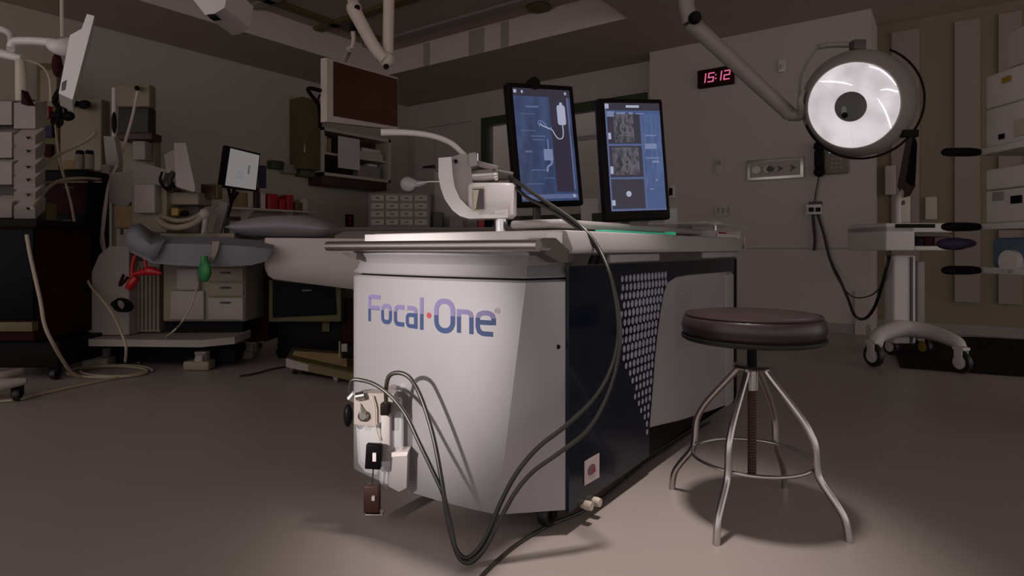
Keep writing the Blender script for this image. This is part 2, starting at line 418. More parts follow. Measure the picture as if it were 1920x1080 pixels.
# sticker
st = side([(1089, 864), (1117, 848), (1117, 893), (1089, 909)], .0115)
stk = MB().prism(st, (.001, 0, 0)).build('warning_sticker', mat('sticker_white', (190, 172, 170), .6), con, 'white square warning sticker')
sc_ = side([(1103, 878)], .013)[0]
MB().prism([sc_ + Vector((0, .024 * math.cos(t * math.pi / 6) - .004, .016 * math.sin(t * math.pi / 6))) for t in range(12)], (.0006, 0, 0)).build('sticker_disc', mat('sticker_mauve', (110, 80, 90), .6), stk)
MB().prism([sc_ + Vector((.0008, .022, -.012)), sc_ + Vector((.0008, .002, -.012)), sc_ + Vector((.0008, .012, .012))], (.0006, 0, 0)).build('sticker_triangle', mat('sticker_red', (140, 50, 50), .6), stk)
for px, py in ((1103, 948), (1119, 941)):
    q = PA(px, py, AR + .02)
    MB().lathe([(.012, -.02), (.014, 0), (.012, .012)], q, (1, 0, 0), 14).cyl(q + Vector((-.01, 0, 0)), q + Vector((-.04, 0, .02)), .006).build('cream_plug', M_cream, con)
q = Vector((AR - .012, front(AR - .012, .55) + .002, PA(1053, 651, AR).z))
MB().lathe([(.006, -.006), (.007, 0), (.006, .003)], q, (.35, -.93, 0), 12).build('lock_hole', M_black, con)
# casters of console
def caster(name, parent, x, y, r, w=.03, top=None, m_w=None, m_h=None, rz=0, hood=True, cat=None):
    m_w = m_w or M_rubber; m_h = m_h or M_dgrey
    ax = Vector((math.cos(rz), math.sin(rz), 0))
    wh = MB(); wh.lathe([(r * .6, -w / 2), (r * .93, -w / 2), (r, -w / 3), (r, w / 3), (r * .93, w / 2), (r * .6, w / 2)], (x, y, r), ax, 24)
    o = wh.build(name, m_w, parent)
    MB().lathe([(r * .62, -w / 2 - .002), (r * .58, w / 2 + .002)], (x, y, r), ax, 20).build('hub', m_h, o)
    fk = MB(); top = top or r * 2.3
    for sgn in (-1, 1):
        fk.box(Vector((x, y, (r * .8 + top) / 2)) + ax * sgn * (w / 2 + .007), (.006, r * .8, top - r * .8), Matrix.Rotation(rz, 3, 'Z'), .002)
    fk.box((x, y, top), (w + .024, r * 1.1, .02), Matrix.Rotation(rz, 3, 'Z'), .004)
    fk.build('fork', m_h, o)
    return o
for x, y, r in ((AR - .07, front(AR) + .02, .036), (AL + .09, 1.5, .036), (AR - .07, 2.72, .065), (AL + .1, 2.75, .065)):
    caster('caster', con, x, y, r, .03, .09 if r < .05 else .15, M_rubber, M_black)

# --- lettering on the front
s = .0125
def rrect(x0, y0, x1, y1, r, seg=5):
    pts = []
    for cx, cy, a0 in ((x1 - r, y1 - r, 0), (x0 + r, y1 - r, 90), (x0 + r, y0 + r, 180), (x1 - r, y0 + r, 270)):
        for k in range(seg + 1):
            a = math.radians(a0 + 90 * k / seg); pts.append((cx + r * math.cos(a), cy + r * math.sin(a)))
    return pts
def a_of_px(px):
    a = CA
    for _ in range(30):
        d = dB(px, front(a)); a = a * .4 + .6 * (RV * ((px - CX) / F * d) + FV * d).x
    return a
def stroke(mb, pts, wd, closed=False):
    pts = [Vector((p[0], p[1])) for p in pts]
    if not closed:
        q = []
        for i in range(len(pts) - 1):
            for k in range(6): q.append(pts[i].lerp(pts[i + 1], k / 6))
        q.append(pts[-1]); pts = q
    n = len(pts); L, R = [], []
    for i in range(n):
        p0 = pts[(i - 1) % n] if closed or i > 0 else pts[i]; p1 = pts[(i + 1) % n] if closed or i < n - 1 else pts[i]
        t = (p1 - p0).normalized(); nn = Vector((-t.y, t.x)) * wd / 2
        L.append(pts[i] + nn); R.append(pts[i] - nn)
    def m3(p): return (p.x, front(p.x, p.y) - .0012, p.y)
    vs = [m3(p) for p in L + R]
    rng = range(n if closed else n - 1)
    mb._faces(vs, [(i, (i + 1) % n, n + (i + 1) % n, n + i) for i in rng])
def arcpath(x0, y0, x1, y1, r, which):
    full = rrect(x0, y0, x1, y1, r)
    return full
B0, XH, CH = .560, .627, .652
lg = MB(); sw = .0135; hs = sw / 2
def X(px): return a_of_px(px)
# F
x0, x1 = X(691) + hs, X(713)
stroke(lg, [(x0, B0 + .006), (x0, CH - .012), (x0 + .003, CH - hs - .002), (x0 + .012, CH - hs), (x1, CH - hs)], sw)
stroke(lg, [(x0 + hs * .9, .611), (x1 - .004, .611)], sw)
# o
x0, x1 = X(715) + hs, X(735) - hs
stroke(lg, rrect(x0, B0 + hs + .004, x1, XH - hs, .014), sw, True)
# c
x0, x1 = X(739) + hs, X(758)
stroke(lg, [(x1, XH - hs), (x0 + .012, XH - hs), (x0 + .003, XH - hs - .004), (x0, XH - .02), (x0, B0 + .02), (x0 + .003, B0 + hs + .006), (x0 + .012, B0 + hs + .002), (x1, B0 + hs + .002)], sw)
# a
x0, x1 = X(761) + hs, X(783) - hs
stroke(lg, [(x0, XH - hs), (x1 - .01, XH - hs), (x1 - .003, XH - hs - .003), (x1, XH - .016), (x1, B0)], sw)
stroke(lg, rrect(x0, B0 + hs, x1, .600, .010), sw * .9, True)
# l
x0 = X(791)
stroke(lg, [(x0, B0 - .001), (x0, CH + .002)], sw)
# O
x0, x1 = X(815) + hs, X(853) - hs
stroke(lg, rrect(x0, B0 - .004 + hs, x1, CH + .002 - hs, .026), sw * 1.15, True)
# n
x0, x1 = X(857) + hs, X(888) - hs
stroke(lg, [(x0, B0), (x0, XH)], sw)
stroke(lg, [(x0, XH - hs), (x1 - .012, XH - hs), (x1 - .003, XH - hs - .004), (x1, XH - .020), (x1, B0 - .001)], sw)
# e
x0, x1 = X(892) + hs, X(930) - hs
stroke(lg, [(x1 - .002, B0 + hs - .004), (x0 + .016, B0 + hs - .004), (x0 + .004, B0 + hs + .002), (x0, B0 + .022), (x0, XH - .022), (x0 + .004, XH - hs - .005), (x0 + .016, XH - hs), (x1 - .016, XH - hs), (x1 - .004, XH - hs - .005), (x1, XH - .022), (x1, .588)], sw)
stroke(lg, [(x1 - hs * .9, .594), (x0 + hs * .9, .594)], sw)
logo_m = mat('logo_two_tone', (60, 80, 120), .55, spec=.2)
nt = logo_m.node_tree; b = nt.nodes['Principled BSDF']
tc = nt.nodes.new('ShaderNodeTexCoord'); sp = nt.nodes.new('ShaderNodeSeparateXYZ'); gt = nt.nodes.new('ShaderNodeMath'); gt.operation = 'GREATER_THAN'; gt.inputs[1].default_value = .606
mx = nt.nodes.new('ShaderNodeMix'); mx.data_type = 'RGBA'; mx.inputs[6].default_value = (*lin((48, 60, 94)), 1); mx.inputs[7].default_value = (*lin((102, 94, 128)), 1)
nt.links.new(tc.outputs['Object'], sp.inputs[0]); nt.links.new(sp.outputs['Z'], gt.inputs[0]); nt.links.new(gt.outputs[0], mx.inputs[0]); nt.links.new(mx.outputs[2], b.inputs['Base Color'])
lg.build('front_lettering', logo_m, con, 'blue two-tone lettering Focal One')
dt = MB(); xd = X(804.5)
dt._faces([(xd + .0085 * math.cos(t * math.pi / 8), front(xd + .0085 * math.cos(t * math.pi / 8)) - .0014, .603 + .0085 * math.sin(t * math.pi / 8)) for t in range(16)], [tuple(range(16))])
dt.build('red_dot', mat('logo_red', (150, 50, 54), .4), con, 'red dot between the words')
rg = MB(); xr = X(933)
stroke(rg, [(xr + .0075 * math.cos(t * math.pi / 8), .628 + .0075 * math.sin(t * math.pi / 8)) for t in range(16)], .0014, True)
stroke(rg, [(xr - .002, .6235), (xr - .002, .632), (xr + .0015, .632), (xr + .0025, .630), (xr + .0015, .628), (xr - .002, .628)], .0013)
stroke(rg, [(xr, .628), (xr + .0028, .6235)], .0013)
rg.build('registered_mark', mat('logo_grey', (130, 120, 130), .4), con)

# control tray, knob, hook at the far right end of the deck
ct = thing('control_tray', 'small clear tray of red and white controls on the console corner', 'tray', (PA(1354, 468, AR - .05).x, PA(1354, 468, AR - .05).y, .851))
t0, t1 = PA(1332, 468, AR - .06), PA(1377, 468, AR - .06)
o = MB()
o.span((AR - .16, t0.y, .851), (AR - .03, t1.y, .855)); o.span((AR - .034, t0.y, .855), (AR - .03, t1.y, .868)); o.span((AR - .16, t0.y, .855), (AR - .156, t1.y, .89))
o.span((AR - .16, t0.y, .855), (AR - .03, t0.y + .006, .885)); o.span((AR - .16, t1.y - .006, .855), (AR - .03, t1.y, .885))
o.build('tray_shell', M_white2, ct)
for k, (f_, m_) in enumerate(((.25, M_grey), (.45, M_white2), (.62, M_red), (.8, M_red))):
    y = t0.y + (t1.y - t0.y) * f_
    MB().lathe([(.014, 0), (.016, .012), (.012, .024), (.0, .026)], (AR - .09, y, .856), (0, 0, 1), 16).build('control_knob', m_, ct)
q = PA(1341, 440, AR - .12)
pl = thing('push_knob', 'short chrome post with a domed white cap beside the clear tray', 'knob', (q.x, q.y, .86))
MB().cyl((q.x, q.y, .886), (q.x, q.y, .92), .009).build('post', M_chrome, pl)
MB().lathe([(.04, .918), (.038, .926), (.022, .936), (0, .94)], (q.x, q.y, 0), (0, 0, 1), 24).build('cap', M_white2, pl)
hk = MB(); q = Vector((AR + .02, BB + .02, .80))
hk.tube([q, q + Vector((0, .05, -.002)), q + Vector((0, .075, .02)), q + Vector((0, .085, .05))], .005, 8)
hk.tube([q + Vector((-.05, .0, .02)), q + Vector((-.05, .08, .02))], .004, 8)
hk.build('end_hook', M_metal, con)
MB().span((AR - .30, BB - .16, UZ1), (AR - .24, BB - .12, 1.0), .004).build('clear_upright', M_clear, con)
MB().span((AR - .52, BB - .10, UZ1), (AR - .20, BB - .02, .915), .01).build('keyboard_rest', M_grey, con)
MB().span((-1.1, 2.55, UZ1 + .012), (AR + .04, BB + .12, UZ1 + .022), .003).build('acrylic_shelf', M_clear, con)

# --- monitors on the console
def monitor(label, c, w_, h_, yaw, tilt, roll, foot, bez):
    root = thing('monitor', label, 'monitor', (c[0], c[1], foot), 'upright displays on the console')
    # local frame: x right, y into the screen, z up
    R = Matrix.Rotation(TH + yaw, 3, 'Z') @ Matrix.Rotation(tilt, 3, 'X') @ Matrix.Rotation(roll, 3, 'Y')
    c = Vector(c)
    def L(x, y, z): return c + R @ Vector((x, y, z))
    MB().box(L(0, .022, 0), (w_, .044, h_), R, .008).build('housing', M_black, root)
    MB().box(L(0, .055, 0), (w_ * .5, .03, h_ * .5), R, .01).build('rear_cover', M_black, root)
    st_ = MB(); st_.tube([L(0, .07, -.05), L(0, .11, -.12), Vector((L(0, .11, -.12).x, L(0, .11, -.12).y, foot))], .018, 12)
    st_.build('support_arm', M_dgrey, root)
    l_, r_, b__, t_ = bez
    def patch(u0, v0, u1, v1, lift=.001):
        x0 = -w_ / 2 + l_ + (w_ - l_ - r_) * u0; x1 = -w_ / 2 + l_ + (w_ - l_ - r_) * u1
        z0 = -h_ / 2 + b__ + (h_ - b__ - t_) * v0; z1 = -h_ / 2 + b__ + (h_ - b__ - t_) * v1
        return [L(x0, -lift, z0), L(x1, -lift, z0), L(x1, -lift, z1), L(x0, -lift, z1)]
    return root, patch, L
def addp(parent, name, m, rects, patch, lift):
    mb = MB()
    for rr_ in rects: mb._faces(patch(*rr_, lift), [(0, 1, 2, 3)])
    return mb.build(name, m, parent)
E_blueA = emat('screen_blue_dim', (52, 62, 96), .85)
E_blueB = emat('screen_blue', (66, 86, 130), .85)
E_dark = emat('screen_dark', (50, 46, 60), .85)
E_lite = emat('screen_pale', (120, 132, 170), .85)
E_white = emat('screen_white', (170, 175, 200), .85)
E_line = emat('screen_line', (92, 104, 145), .85)
def emit_grad(name, c0, c1, axis='X', lo=-.15, hi=.15):
    m = emat(name, c0, .85); nt = m.node_tree; b = nt.nodes['Principled BSDF']
    tc = nt.nodes.new('ShaderNodeTexCoord'); n = nt.nodes.new('ShaderNodeTexNoise'); n.inputs['Scale'].default_value = 5; n.inputs['Detail'].default_value = 3
    mx = nt.nodes.new('ShaderNodeMix'); mx.data_type = 'RGBA'; mx.inputs[6].default_value = (*lin(c0), 1); mx.inputs[7].default_value = (*lin(c1), 1)
    nt.links.new(tc.outputs['Generated'], n.inputs['Vector']); 
    mr = nt.nodes.new('ShaderNodeMapRange'); mr.inputs[1].default_value = .35; mr.inputs[2].default_value = .65
    nt.links.new(n.outputs['Fac'], mr.inputs[0]); nt.links.new(mr.outputs[0], mx.inputs[0]); nt.links.new(mx.outputs[2], b.inputs['Emission Color'])
    return m
E_mri = emit_grad('screen_scan', (44, 42, 52), (98, 94, 104))
E_mottA = emit_grad('screen_mottled', (50, 60, 92), (62, 78, 116))

def quadfit(q, dl, dr):
    "centre, width, height, yaw, tilt, roll of the rectangle whose corners are seen at q = TL,TR,BR,BL"
    tl, tr_, br, bl_ = P(*q[0], dl), P(*q[1], dr), P(*q[2], dr), P(*q[3], dl)
    return tl, tr_, br, bl_
# left display
c = P(1024, 271, 2.5)
root, patch, L = monitor('dark framed upright display with an infusion bag drawing, behind the probe unit', c, .305, .505, math.radians(24), math.radians(-5), math.radians(-3.2), UZ1, (.022, .022, .02, .022))
scr = addp(root, 'screen', E_mottA, [(0, 0, 1, 1)], patch, .001)
addp(scr, 'dark_column', E_dark, [(.62, .08, .93, .93), (.0, .93, 1, 1)], patch, .0016)
addp(scr, 'side_line', E_line, [(.93, .1, .955, .93), (0, .02, .98, .06)], patch, .0018)
addp(scr, 'bright_marks', E_white, [(.01, .955, .06, .985), (.14, .955, .17, .98), (.9, .955, .935, .98), (.9, .03, .94, .055)], patch, .0022)
addp(scr, 'text_line', E_line, [(.2, .83, .42, .845), (.25, .57, .5, .58), (.27, .54, .48, .548), (.12, .43, .24, .445), (.2, .27, .5, .278), (.1, .77, .35, .775), (.08, .62, .35, .626), (.42, .2, .6, .206), (.1, .15, .38, .157), (.66, .03, .82, .045)], patch, .0019)
def on_screen(mb, path, wdt):
    pts = [patch(u, v, u, v, .0024)[0] for u, v in path]; mb.tube(pts, wdt, 6)
ico = MB(); bag = rrect(.74, .68, .89, .86, .03)
ico._faces([patch(u, v, u, v, .0024)[0] for u, v in bag], [tuple(range(len(bag)))])
ico._faces([patch(u, v, u, v, .0024)[0] for u, v in ((.79, .86), (.85, .86), (.84, .885), (.80, .885))], [(0, 1, 2, 3)])
on_screen(ico, [(.82, .68), (.82, .60), (.79, .56), (.73, .555), (.68, .58), (.62, .635), (.55, .65), (.46, .67), (.42, .69)], .0022)
ico.build('infusion_drawing', E_white, scr)
ico2 = MB(); ico2._faces([patch(u, v, u, v, .0024)[0] for u, v in ((.44, .36), (.6, .36), (.6, .46), (.44, .46))], [(0, 1, 2, 3)])
on_screen(ico2, [(.53, .46), (.53, .55)], .002); on_screen(ico2, [(.57, .36), (.56, .33), (.49, .30), (.48, .26)], .004)
ico3 = MB(); on_screen(ico3, [(.42, .66), (.39, .69), (.42, .715), (.5, .69), (.56, .64), (.62, .66)], .0015)
ico2.build('probe_drawing', E_lite, scr); ico3.build('tube_drawing', E_lite, scr)
wc = MB(); wc.lathe([(.0, -.004), (.026, -.004), (.026, .03), (0, .03)], L(-.03, -.002, .252), L(0, 1, 0) - L(0, 0, 0), 24); wc.build('webcam', M_black, root)
# right display
c = P(1190, 298, 2.30)
root, patch, L = monitor('dark framed upright display showing scan pictures, nearer the stool', c, .262, .462, math.radians(13), math.radians(-4), math.radians(-2.4), UZ1, (.024, .016, .036, .018))
scr = addp(root, 'screen', E_blueB, [(0, 0, 1, 1)], patch, .001)
addp(scr, 'title_bar', E_dark, [(0, .93, 1, 1)], patch, .0014)
addp(scr, 'side_column', emit_grad('screen_mottled_blue', (64, 84, 126), (80, 100, 146)), [(.66, .22, 1, .9)], patch, .0014)
addp(scr, 'scan_frame', E_dark, [(.03, .62, .62, .9), (.03, .31, .62, .6), (.03, .02, .62, .29)], patch, .0016)
addp(scr, 'scan_picture', E_mri, [(.14, .63, .5, .895)], patch, .0020)
addp(scr, 'scan_picture', E_mri, [(.08, .33, .56, .585)], patch, .0020)
addp(scr, 'scan_edge', E_line, [(0, .60, .64, .61), (0, .295, .64, .303), (0, .0, 1, .012), (0, 0, .02, .95), (.635, .02, .65, .9)], patch, .0022)
addp(scr, 'bright_marks', E_white, [(0, .945, .07, .99), (.38, .955, .62, .978), (.03, .66, .08, .72), (.03, .34, .08, .41), (.02, .05, .08, .10)], patch, .0024)
for rc4 in [(.03, .87, .16, .92), (.2, .895, .36, .912), (.42, .895, .5, .912), (.55, .895, .7, .905), (.68, .57, .9, .62), (.7, .69, .9, .7), (.68, .48, .92, .49), (.8, .44, .92, .46), (.84, .27, .88, .285), (.72, .19, .8, .2)]:
    addp(scr, 'button', E_lite, [rc4], patch, .0020)
sp_ = MB(); qd = [(.33 + .05 * math.cos(k * math.pi / 4 + .2), .155 + .028 * math.sin(k * math.pi / 4 + .2)) for k in range(8)]
sp_._faces([patch(u, v, u, v, .0024)[0] for u, v in qd], [tuple(range(8))]); sp_.build('probe_spot', E_white, scr)
gl = MB(); 
for cx_, cy_, rr_ in ((.32, .76, .07), (.32, .46, .06)):
    on_screen(gl, [(cx_ + rr_ * math.cos(t * math.pi / 5), cy_ + rr_ * .6 * math.sin(t * math.pi / 5)) for t in range(11)], .0022)
on_screen(gl, [(.2, .68), (.26, .70), (.38, .695), (.46, .69)], .002); on_screen(gl, [(.22, .36), (.28, .42), (.32, .35), (.38, .42), (.43, .36)], .002)
gl.build('scan_outline', emat('scan_line_grey', (104, 100, 108), .8), scr)

# --- probe unit on chrome post
pu = thing('probe_holder_unit', 'white probe arm unit on a short chrome post, on the console top', 'probe unit', (P(939, 437, 2.0).x, P(939, 437, 2.0).y, .843))
D0 = 2.0
def U(px, py, off=0): return P(px, py, D0 + off)
q = U(939, 437, .05)
MB().cyl((q.x, q.y, .843), (q.x, q.y, .91), .0225, seg=28).build('post', M_chrome, pu)
# C shaped cradle
outer = [(822, 296), (822, 330), (826, 352), (834, 374), (848, 394), (862, 405), (880, 410), (952, 408)]
inner = [(846, 294), (848, 325), (852, 350), (862, 372), (876, 386), (884, 392), (900, 393), (952, 393)]
cr = MB(); ring_f = [U(*p) for p in outer] + [U(*p) for p in reversed(inner)]
cr.prism(ring_f, FV * .115); cr.build('cradle_arm', M_white, pu, 'white curved cradle arm')
ins = [(846, 294), (848, 325), (852, 350), (862, 372), (878, 388), (886, 392), (886, 340), (880, 290), (868, 288)]
MB().prism([U(px, py, .03) for px, py in ins], FV * .08).build('cradle_inner_plate', M_greyp, pu, 'grey inner plate')
# housing
hs_ = MB()
def hring(z, r, ins_=0): 
    pts = rrect(-.079 + ins_, -.055 + ins_, .083 - ins_, .055 - ins_, r); cc = U(922, 380, .055)
    return [Vector((cc.x, cc.y, 0)) + RV * x + FV * y + UP * z for x, y in pts]
zb, zt = U(0, 409).z, U(0, 342).z
hs_.loft([hring(zb, .03, .012), hring(zb + .012, .035), hring(zt - .008, .035), hring(zt, .03, .008)])
hs_.build('probe_housing', M_white, pu, 'white rounded housing', sharp=50)
def HP(px, py, off=-.002): return P(px, py, D0 + off)
MB().slab(HP(886, 396), HP(910, 394), HP(909, 350), HP(884, 351), -.004).build('recess_frame', M_cream, pu)
rec = MB(); rec.slab(HP(889, 393, -.007), HP(908, 392, -.007), HP(907, 354, -.007), HP(887, 354, -.007), -.002); rc_ = rec.build('recess', M_dgrey, pu)
MB().slab(HP(889, 392, -.010), HP(892, 392, -.010), HP(898, 356, -.010), HP(887, 356, -.010), -.001).build('recess_cheek', M_cream, pu)
cy = MB(); cy.cyl(U(876, 331, .06), U(934, 327, .06), .024, seg=28); cy.build('probe_barrel', M_metal, pu, 'brushed metal barrel')
MB().cyl(U(870, 331, .06), U(877, 331, .06), .027, seg=28).cyl(U(926, 328, .06), U(931, 327, .06), .027, seg=28).build('barrel_collar', M_chrome, pu)
MB().box(U(914, 313, .07), (.075, .06, .02), ROT @ Matrix.Rotation(.25, 3, 'Y'), .006).build('clamp', M_grey, pu)
MB().cyl(U(933, 327, .06), U(962, 330, .06), .021, .014, seg=20).build('cable_boot', M_dgrey, pu)
MB().slab(U(882, 315, .05), U(896, 312, .05), U(893, 288, .05), U(880, 290, .05), -.03).build('bracket', M_greyp, pu)
MB().cyl(U(895, 312, .05), U(895, 288, .05), .004).build('pin', M_chrome, pu)
hs2 = MB(); hs2.tube([U(880, 300, .06), U(868, 288, .06), U(845, 268, .06), U(815, 256, .05), U(780, 250, .04), U(745, 248, .03), U(714, 248, .02)], [.008, .009, .0095, .0095, .0095, .0105, .0115], 14)
hs2.build('curved_probe', M_white2, pu, 'pale curved tapering probe tube')
rd = MB(); rd.tube([U(828, 340, .05), U(800, 341, .05), U(782, 344, .05)], [.0035, .0035, .005], 10); rd.build('rod', M_chrome, pu)
bl2 = MB(); bl2.sphere(U(765, 345, .05), .026, (1, 1, .95)); bl2.tube([U(772, 344, .05), U(785, 344, .05), U(800, 342, .05)], [.018, .010, .004], 12)
bl2.build('balloon_tip', M_clear, pu, 'clear rounded probe tip')
for px, py in ((813, 313), (855, 303)):
    MB().lathe([(.006, 0), (.006, .012)], U(px, py, .03), FV * -1, 12).build('screw', M_black, pu)

# --- long black cables from probe unit to floor and up to the hanging pedal set
def cable(label, pts, r, m, group, cat='cable', name='cable'):
    mb = MB(); mb.tube([P(*p) if len(p) == 3 else Vector(p[:3]) for p in pts], r, 10, 8)
    return mb.build(name, m, label=label, cat=cat, group=group)
cable('black cable from probe unit, the one with the higher loop below the lettering',
      [(955, 331, 2.05), (985, 352, 1.98), (1020, 376, 1.92), (1060, 402, 1.86), (1095, 430, 1.80), (1122, 465, 1.76), (1145, 520, 1.70), (1158, 590, 1.67), (1157, 650, 1.66), (1140, 705, 1.65), (1110, 752, 1.64), (1060, 799, 1.62), (1010, 838, 1.60), (970, 885, 1.58), (940, 940, 1.57), (915, 1000, 1.56), (895, 1032, 1.555), (872, 1046, 1.55), (853, 1025, 1.555), (838, 965, 1.58), (828, 900, 1.61), (815, 830, 1.65), (800, 775, 1.68), (785, 735, 1.70), (768, 708, 1.71), (748, 699, 1.72), (730, 705, 1.73), (724, 728, 1.74), (724, 756, 1.75)], .0062, M_cable, 'long cables looping to the floor')
cable('black cable from probe unit that ends at the chrome clamp of the pedal set',
      [(958, 340, 2.06), (985, 368, 1.98), (1022, 388, 1.92), (1060, 411, 1.86), (1098, 441, 1.80), (1128, 480, 1.755), (1152, 545, 1.69), (1163, 620, 1.66), (1155, 690, 1.65), (1133, 755, 1.64), (1100, 808, 1.62), (1050, 848, 1.60), (1000, 884, 1.58), (965, 925, 1.565), (935, 980, 1.555), (908, 1030, 1.545), (880, 1055, 1.54), (858, 1040, 1.55), (845, 985, 1.57), (832, 930, 1.60), (810, 880, 1.63), (785, 828, 1.66), (762, 780, 1.69), (735, 745, 1.71), (705, 722, 1.73), (678, 713, 1.745), (660, 714, 1.75), (656, 735, 1.76)], .0058, M_cable, 'long cables looping to the floor')
def fcable(label, pts, r, m, group=None, z=None, name='cable'):
    zz = r if z is None else z
    mb = MB(); mb.tube([PZ(px, py, zz) for px, py in pts], r, 8, 8)
    o = mb.build(name, m, label=label, cat='cable', group=group); return o
fcable('thin grey cord lying on the floor along the console side', [(1330, 792), (1290, 815), (1250, 842), (1218, 862), (1195, 880), (1165, 905), (1128, 935), (1085, 962), (1040, 980), (1005, 998), (970, 1020), (938, 1046), (905, 1078), (880, 1110)], .005, M_cable)

# --- pedal set hung at the front left of the console
DP = 1.78
pd = thing('hanging_pedal_set', 'grey metal and white plastic pedal handset hung at the console front', 'foot pedal', (P(705, 920, DP).x, P(705, 920, DP).y, .1))
def G(px, py, off=0): return P(px, py, DP + off)
m_ = MB(); m_.prism([G(664, 745), (G(672, 737)), G(740, 738), G(742, 775), G(700, 800), G(664, 795)], FV * .05); m_.build('mounting_block', M_grey, pd, 'grey cast metal block')
MB().prism([G(676, 757, -.004), G(694, 785, -.004), G(676, 790, -.004)], FV * .006).build('triangular_web', M_dgrey, pd)
MB().lathe([(.012, 0), (.016, .006), (.01, .012)], G(682, 779, -.002), FV * -1, 16).build('pivot', M_metal, pd)
MB().sphere(G(653, 779, .01), .022, (.62, .8, 1.55), ROT).build('knob', M_blackg, pd, 'black oval knob')
MB().cyl(G(656, 748, .01), G(664, 738, .01), .013, .011).cyl(G(668, 744, -.006), G(684, 741, -.006), .012).build('clamp', M_chrome, pd, 'chrome clamp')
MB().box(G(723, 766, -.02), (.026, .03, .034), ROT, .004).build('cable_socket', M_black, pd)
MB().box(G(744, 756, .02), (.032, .03, .034), ROT, .01).build('side_knob', M_grey, pd)
w1 = MB(); w1.prism([G(668, 800, .05), G(712, 796, .05), G(716, 860, .05), G(706, 890, .05), G(684, 885, .05), G(672, 868, .05)], FV * .03); w1.build('translucent_back', M_clear, pd)
MB().box(G(725, 815, .01), (.028, .03, .15), ROT, .006).build('white_stem', M_deck, pd, 'white plastic stem')
MB().box(G(748, 808, .02), (.026, .02, .12), ROT, .006).build('clear_stem', M_clear, pd)
cup = MB(); cup.prism([G(733, 850), G(764, 848), G(762, 915), G(748, 922), G(728, 912)], FV * .045); cup.build('cup', M_greyp, pd, 'grey plastic cup')
MB().prism([G(732, 849, -.003), G(765, 847, -.003), G(763, 855, -.003), G(733, 857, -.003)], FV * .05).build('cup_rim', M_white2, pd)
MB().prism([G(712, 880, .02), G(728, 880, .02), G(726, 918, .02), G(712, 905, .02)], FV * .02).build('clear_guard', M_clear, pd)
MB().tube([G(697, 742, -.01), G(702, 765, -.012), G(703, 795, -.012), G(712, 825, -.012)], .0022, 8).build('cord', M_tcable, pd)
MB().tube([G(690, 742, .03), Vector((G(690, 742, .03).x + .02, front(-1.5), .37))], .012, 10).build('wall_bracket', M_metal, pd)
b1_ = MB(); b1_.box(G(701, 855, -.03), (.044, .022, .070), ROT @ Matrix.Rotation(.06, 3, 'Y'), .003); bx1 = b1_.build('cable_box', M_blackg, label='small black box with a white mark dangling at the pedal set', cat='connector box')
bx1_root = bx1
mk = MB(); mk.box(G(702, 857, -.0445), (.010, .004, .024), ROT); mk.build('white_mark', M_white2, bx1)
cable('thin cord between the black box and the brown box', [(700, 878, DP - .02), (699, 892, DP - .02), (698, 906, DP - .02)], .002, M_cable, None, name='cord')
b2_ = MB(); b2_.box(G(698, 933, -.03), (.044, .03, .078), ROT, .004); bx2 = b2_.build('cable_box', M_brown, label='small dark brown box hanging lowest, just above the floor', cat='connector box')
MB().box(G(700, 934, -.050), (.008, .008, .012), ROT).build('white_mark', M_white2, bx2)
MB().box(P(703, 962, DP - .03), (.05, .03, .006), ROT, .002).build('foot_bracket', M_metal, bx2)

# ------------------------------------------------------------------ stool
sx, sd = .7258, 1.855
sc3 = CV(sx, sd)
stl = thing('stool', 'round black vinyl stool on four bent steel legs, right of the console', 'stool', (sc3.x, sc3.y, 0))
seat = MB(); seat.lathe([(0, .524), (.165, .524), (.190, .530), (.203, .548), (.206, .566), (.202, .586), (.192, .598), (.175, .604), (.10, .606), (0, .606)], (sc3.x, sc3.y, 0), seg=64)
so = seat.build('seat', M_seat, stl, 'black vinyl cushion', sharp=60)
MB().lathe([(.197, .522), (.206, .528), (.2065, .536), (.197, .538)], (sc3.x, sc3.y, 0), seg=64).build('seat_band', M_seatb, stl)
MB().ring((sc3.x, sc3.y, .598), (0, 0, 1), .193, .0035, ts=6).build('piping', M_seat, so)
MB().cyl((sc3.x, sc3.y, .44), (sc3.x, sc3.y, .524), .014).build('spindle', M_black, stl)
MB().lathe([(.0, .436), (.052, .436), (.058, .442), (.052, .449), (.02, .450), (0, .45)], (sc3.x, sc3.y, 0), seg=32).build('hub_plate', M_metal, stl)
MB().cyl((sc3.x, sc3.y, .372), (sc3.x, sc3.y, .438), .019, seg=24).build('hub_sleeve', M_metal, stl)
scw = MB(); prof = []
for k in range(60): prof.append((.0115 if k % 2 else .0135, .118 + k * .255 / 59))
scw.lathe([(0, .117)] + prof, (sc3.x, sc3.y, 0), seg=16); scw.build('threaded_rod', M_brown, stl, 'dark threaded rod')
for ang in (-44, 46, 137, 229):
    u = RV * math.cos(math.radians(ang)) + FV * math.sin(math.radians(ang))
    prof = [(.040, .438), (.052, .420), (.139, .318), (.170, .268), (.181, .235), (.186, .175), (.196, .145), (.236, .092), (.256, .058), (.264, .02), (.266, .0)]
    lg_ = MB(); lg_.tube([Vector((sc3.x, sc3.y, 0)) + u * r_ + UP * z_ for r_, z_ in prof], .0105, 12, 5)
    lo = lg_.build('leg', M_metal, stl)
MB().ring((sc3.x, sc3.y, .170), (0, 0, 1), .172, .0055, seg=64, ts=10).build('foot_ring', M_metal, stl)

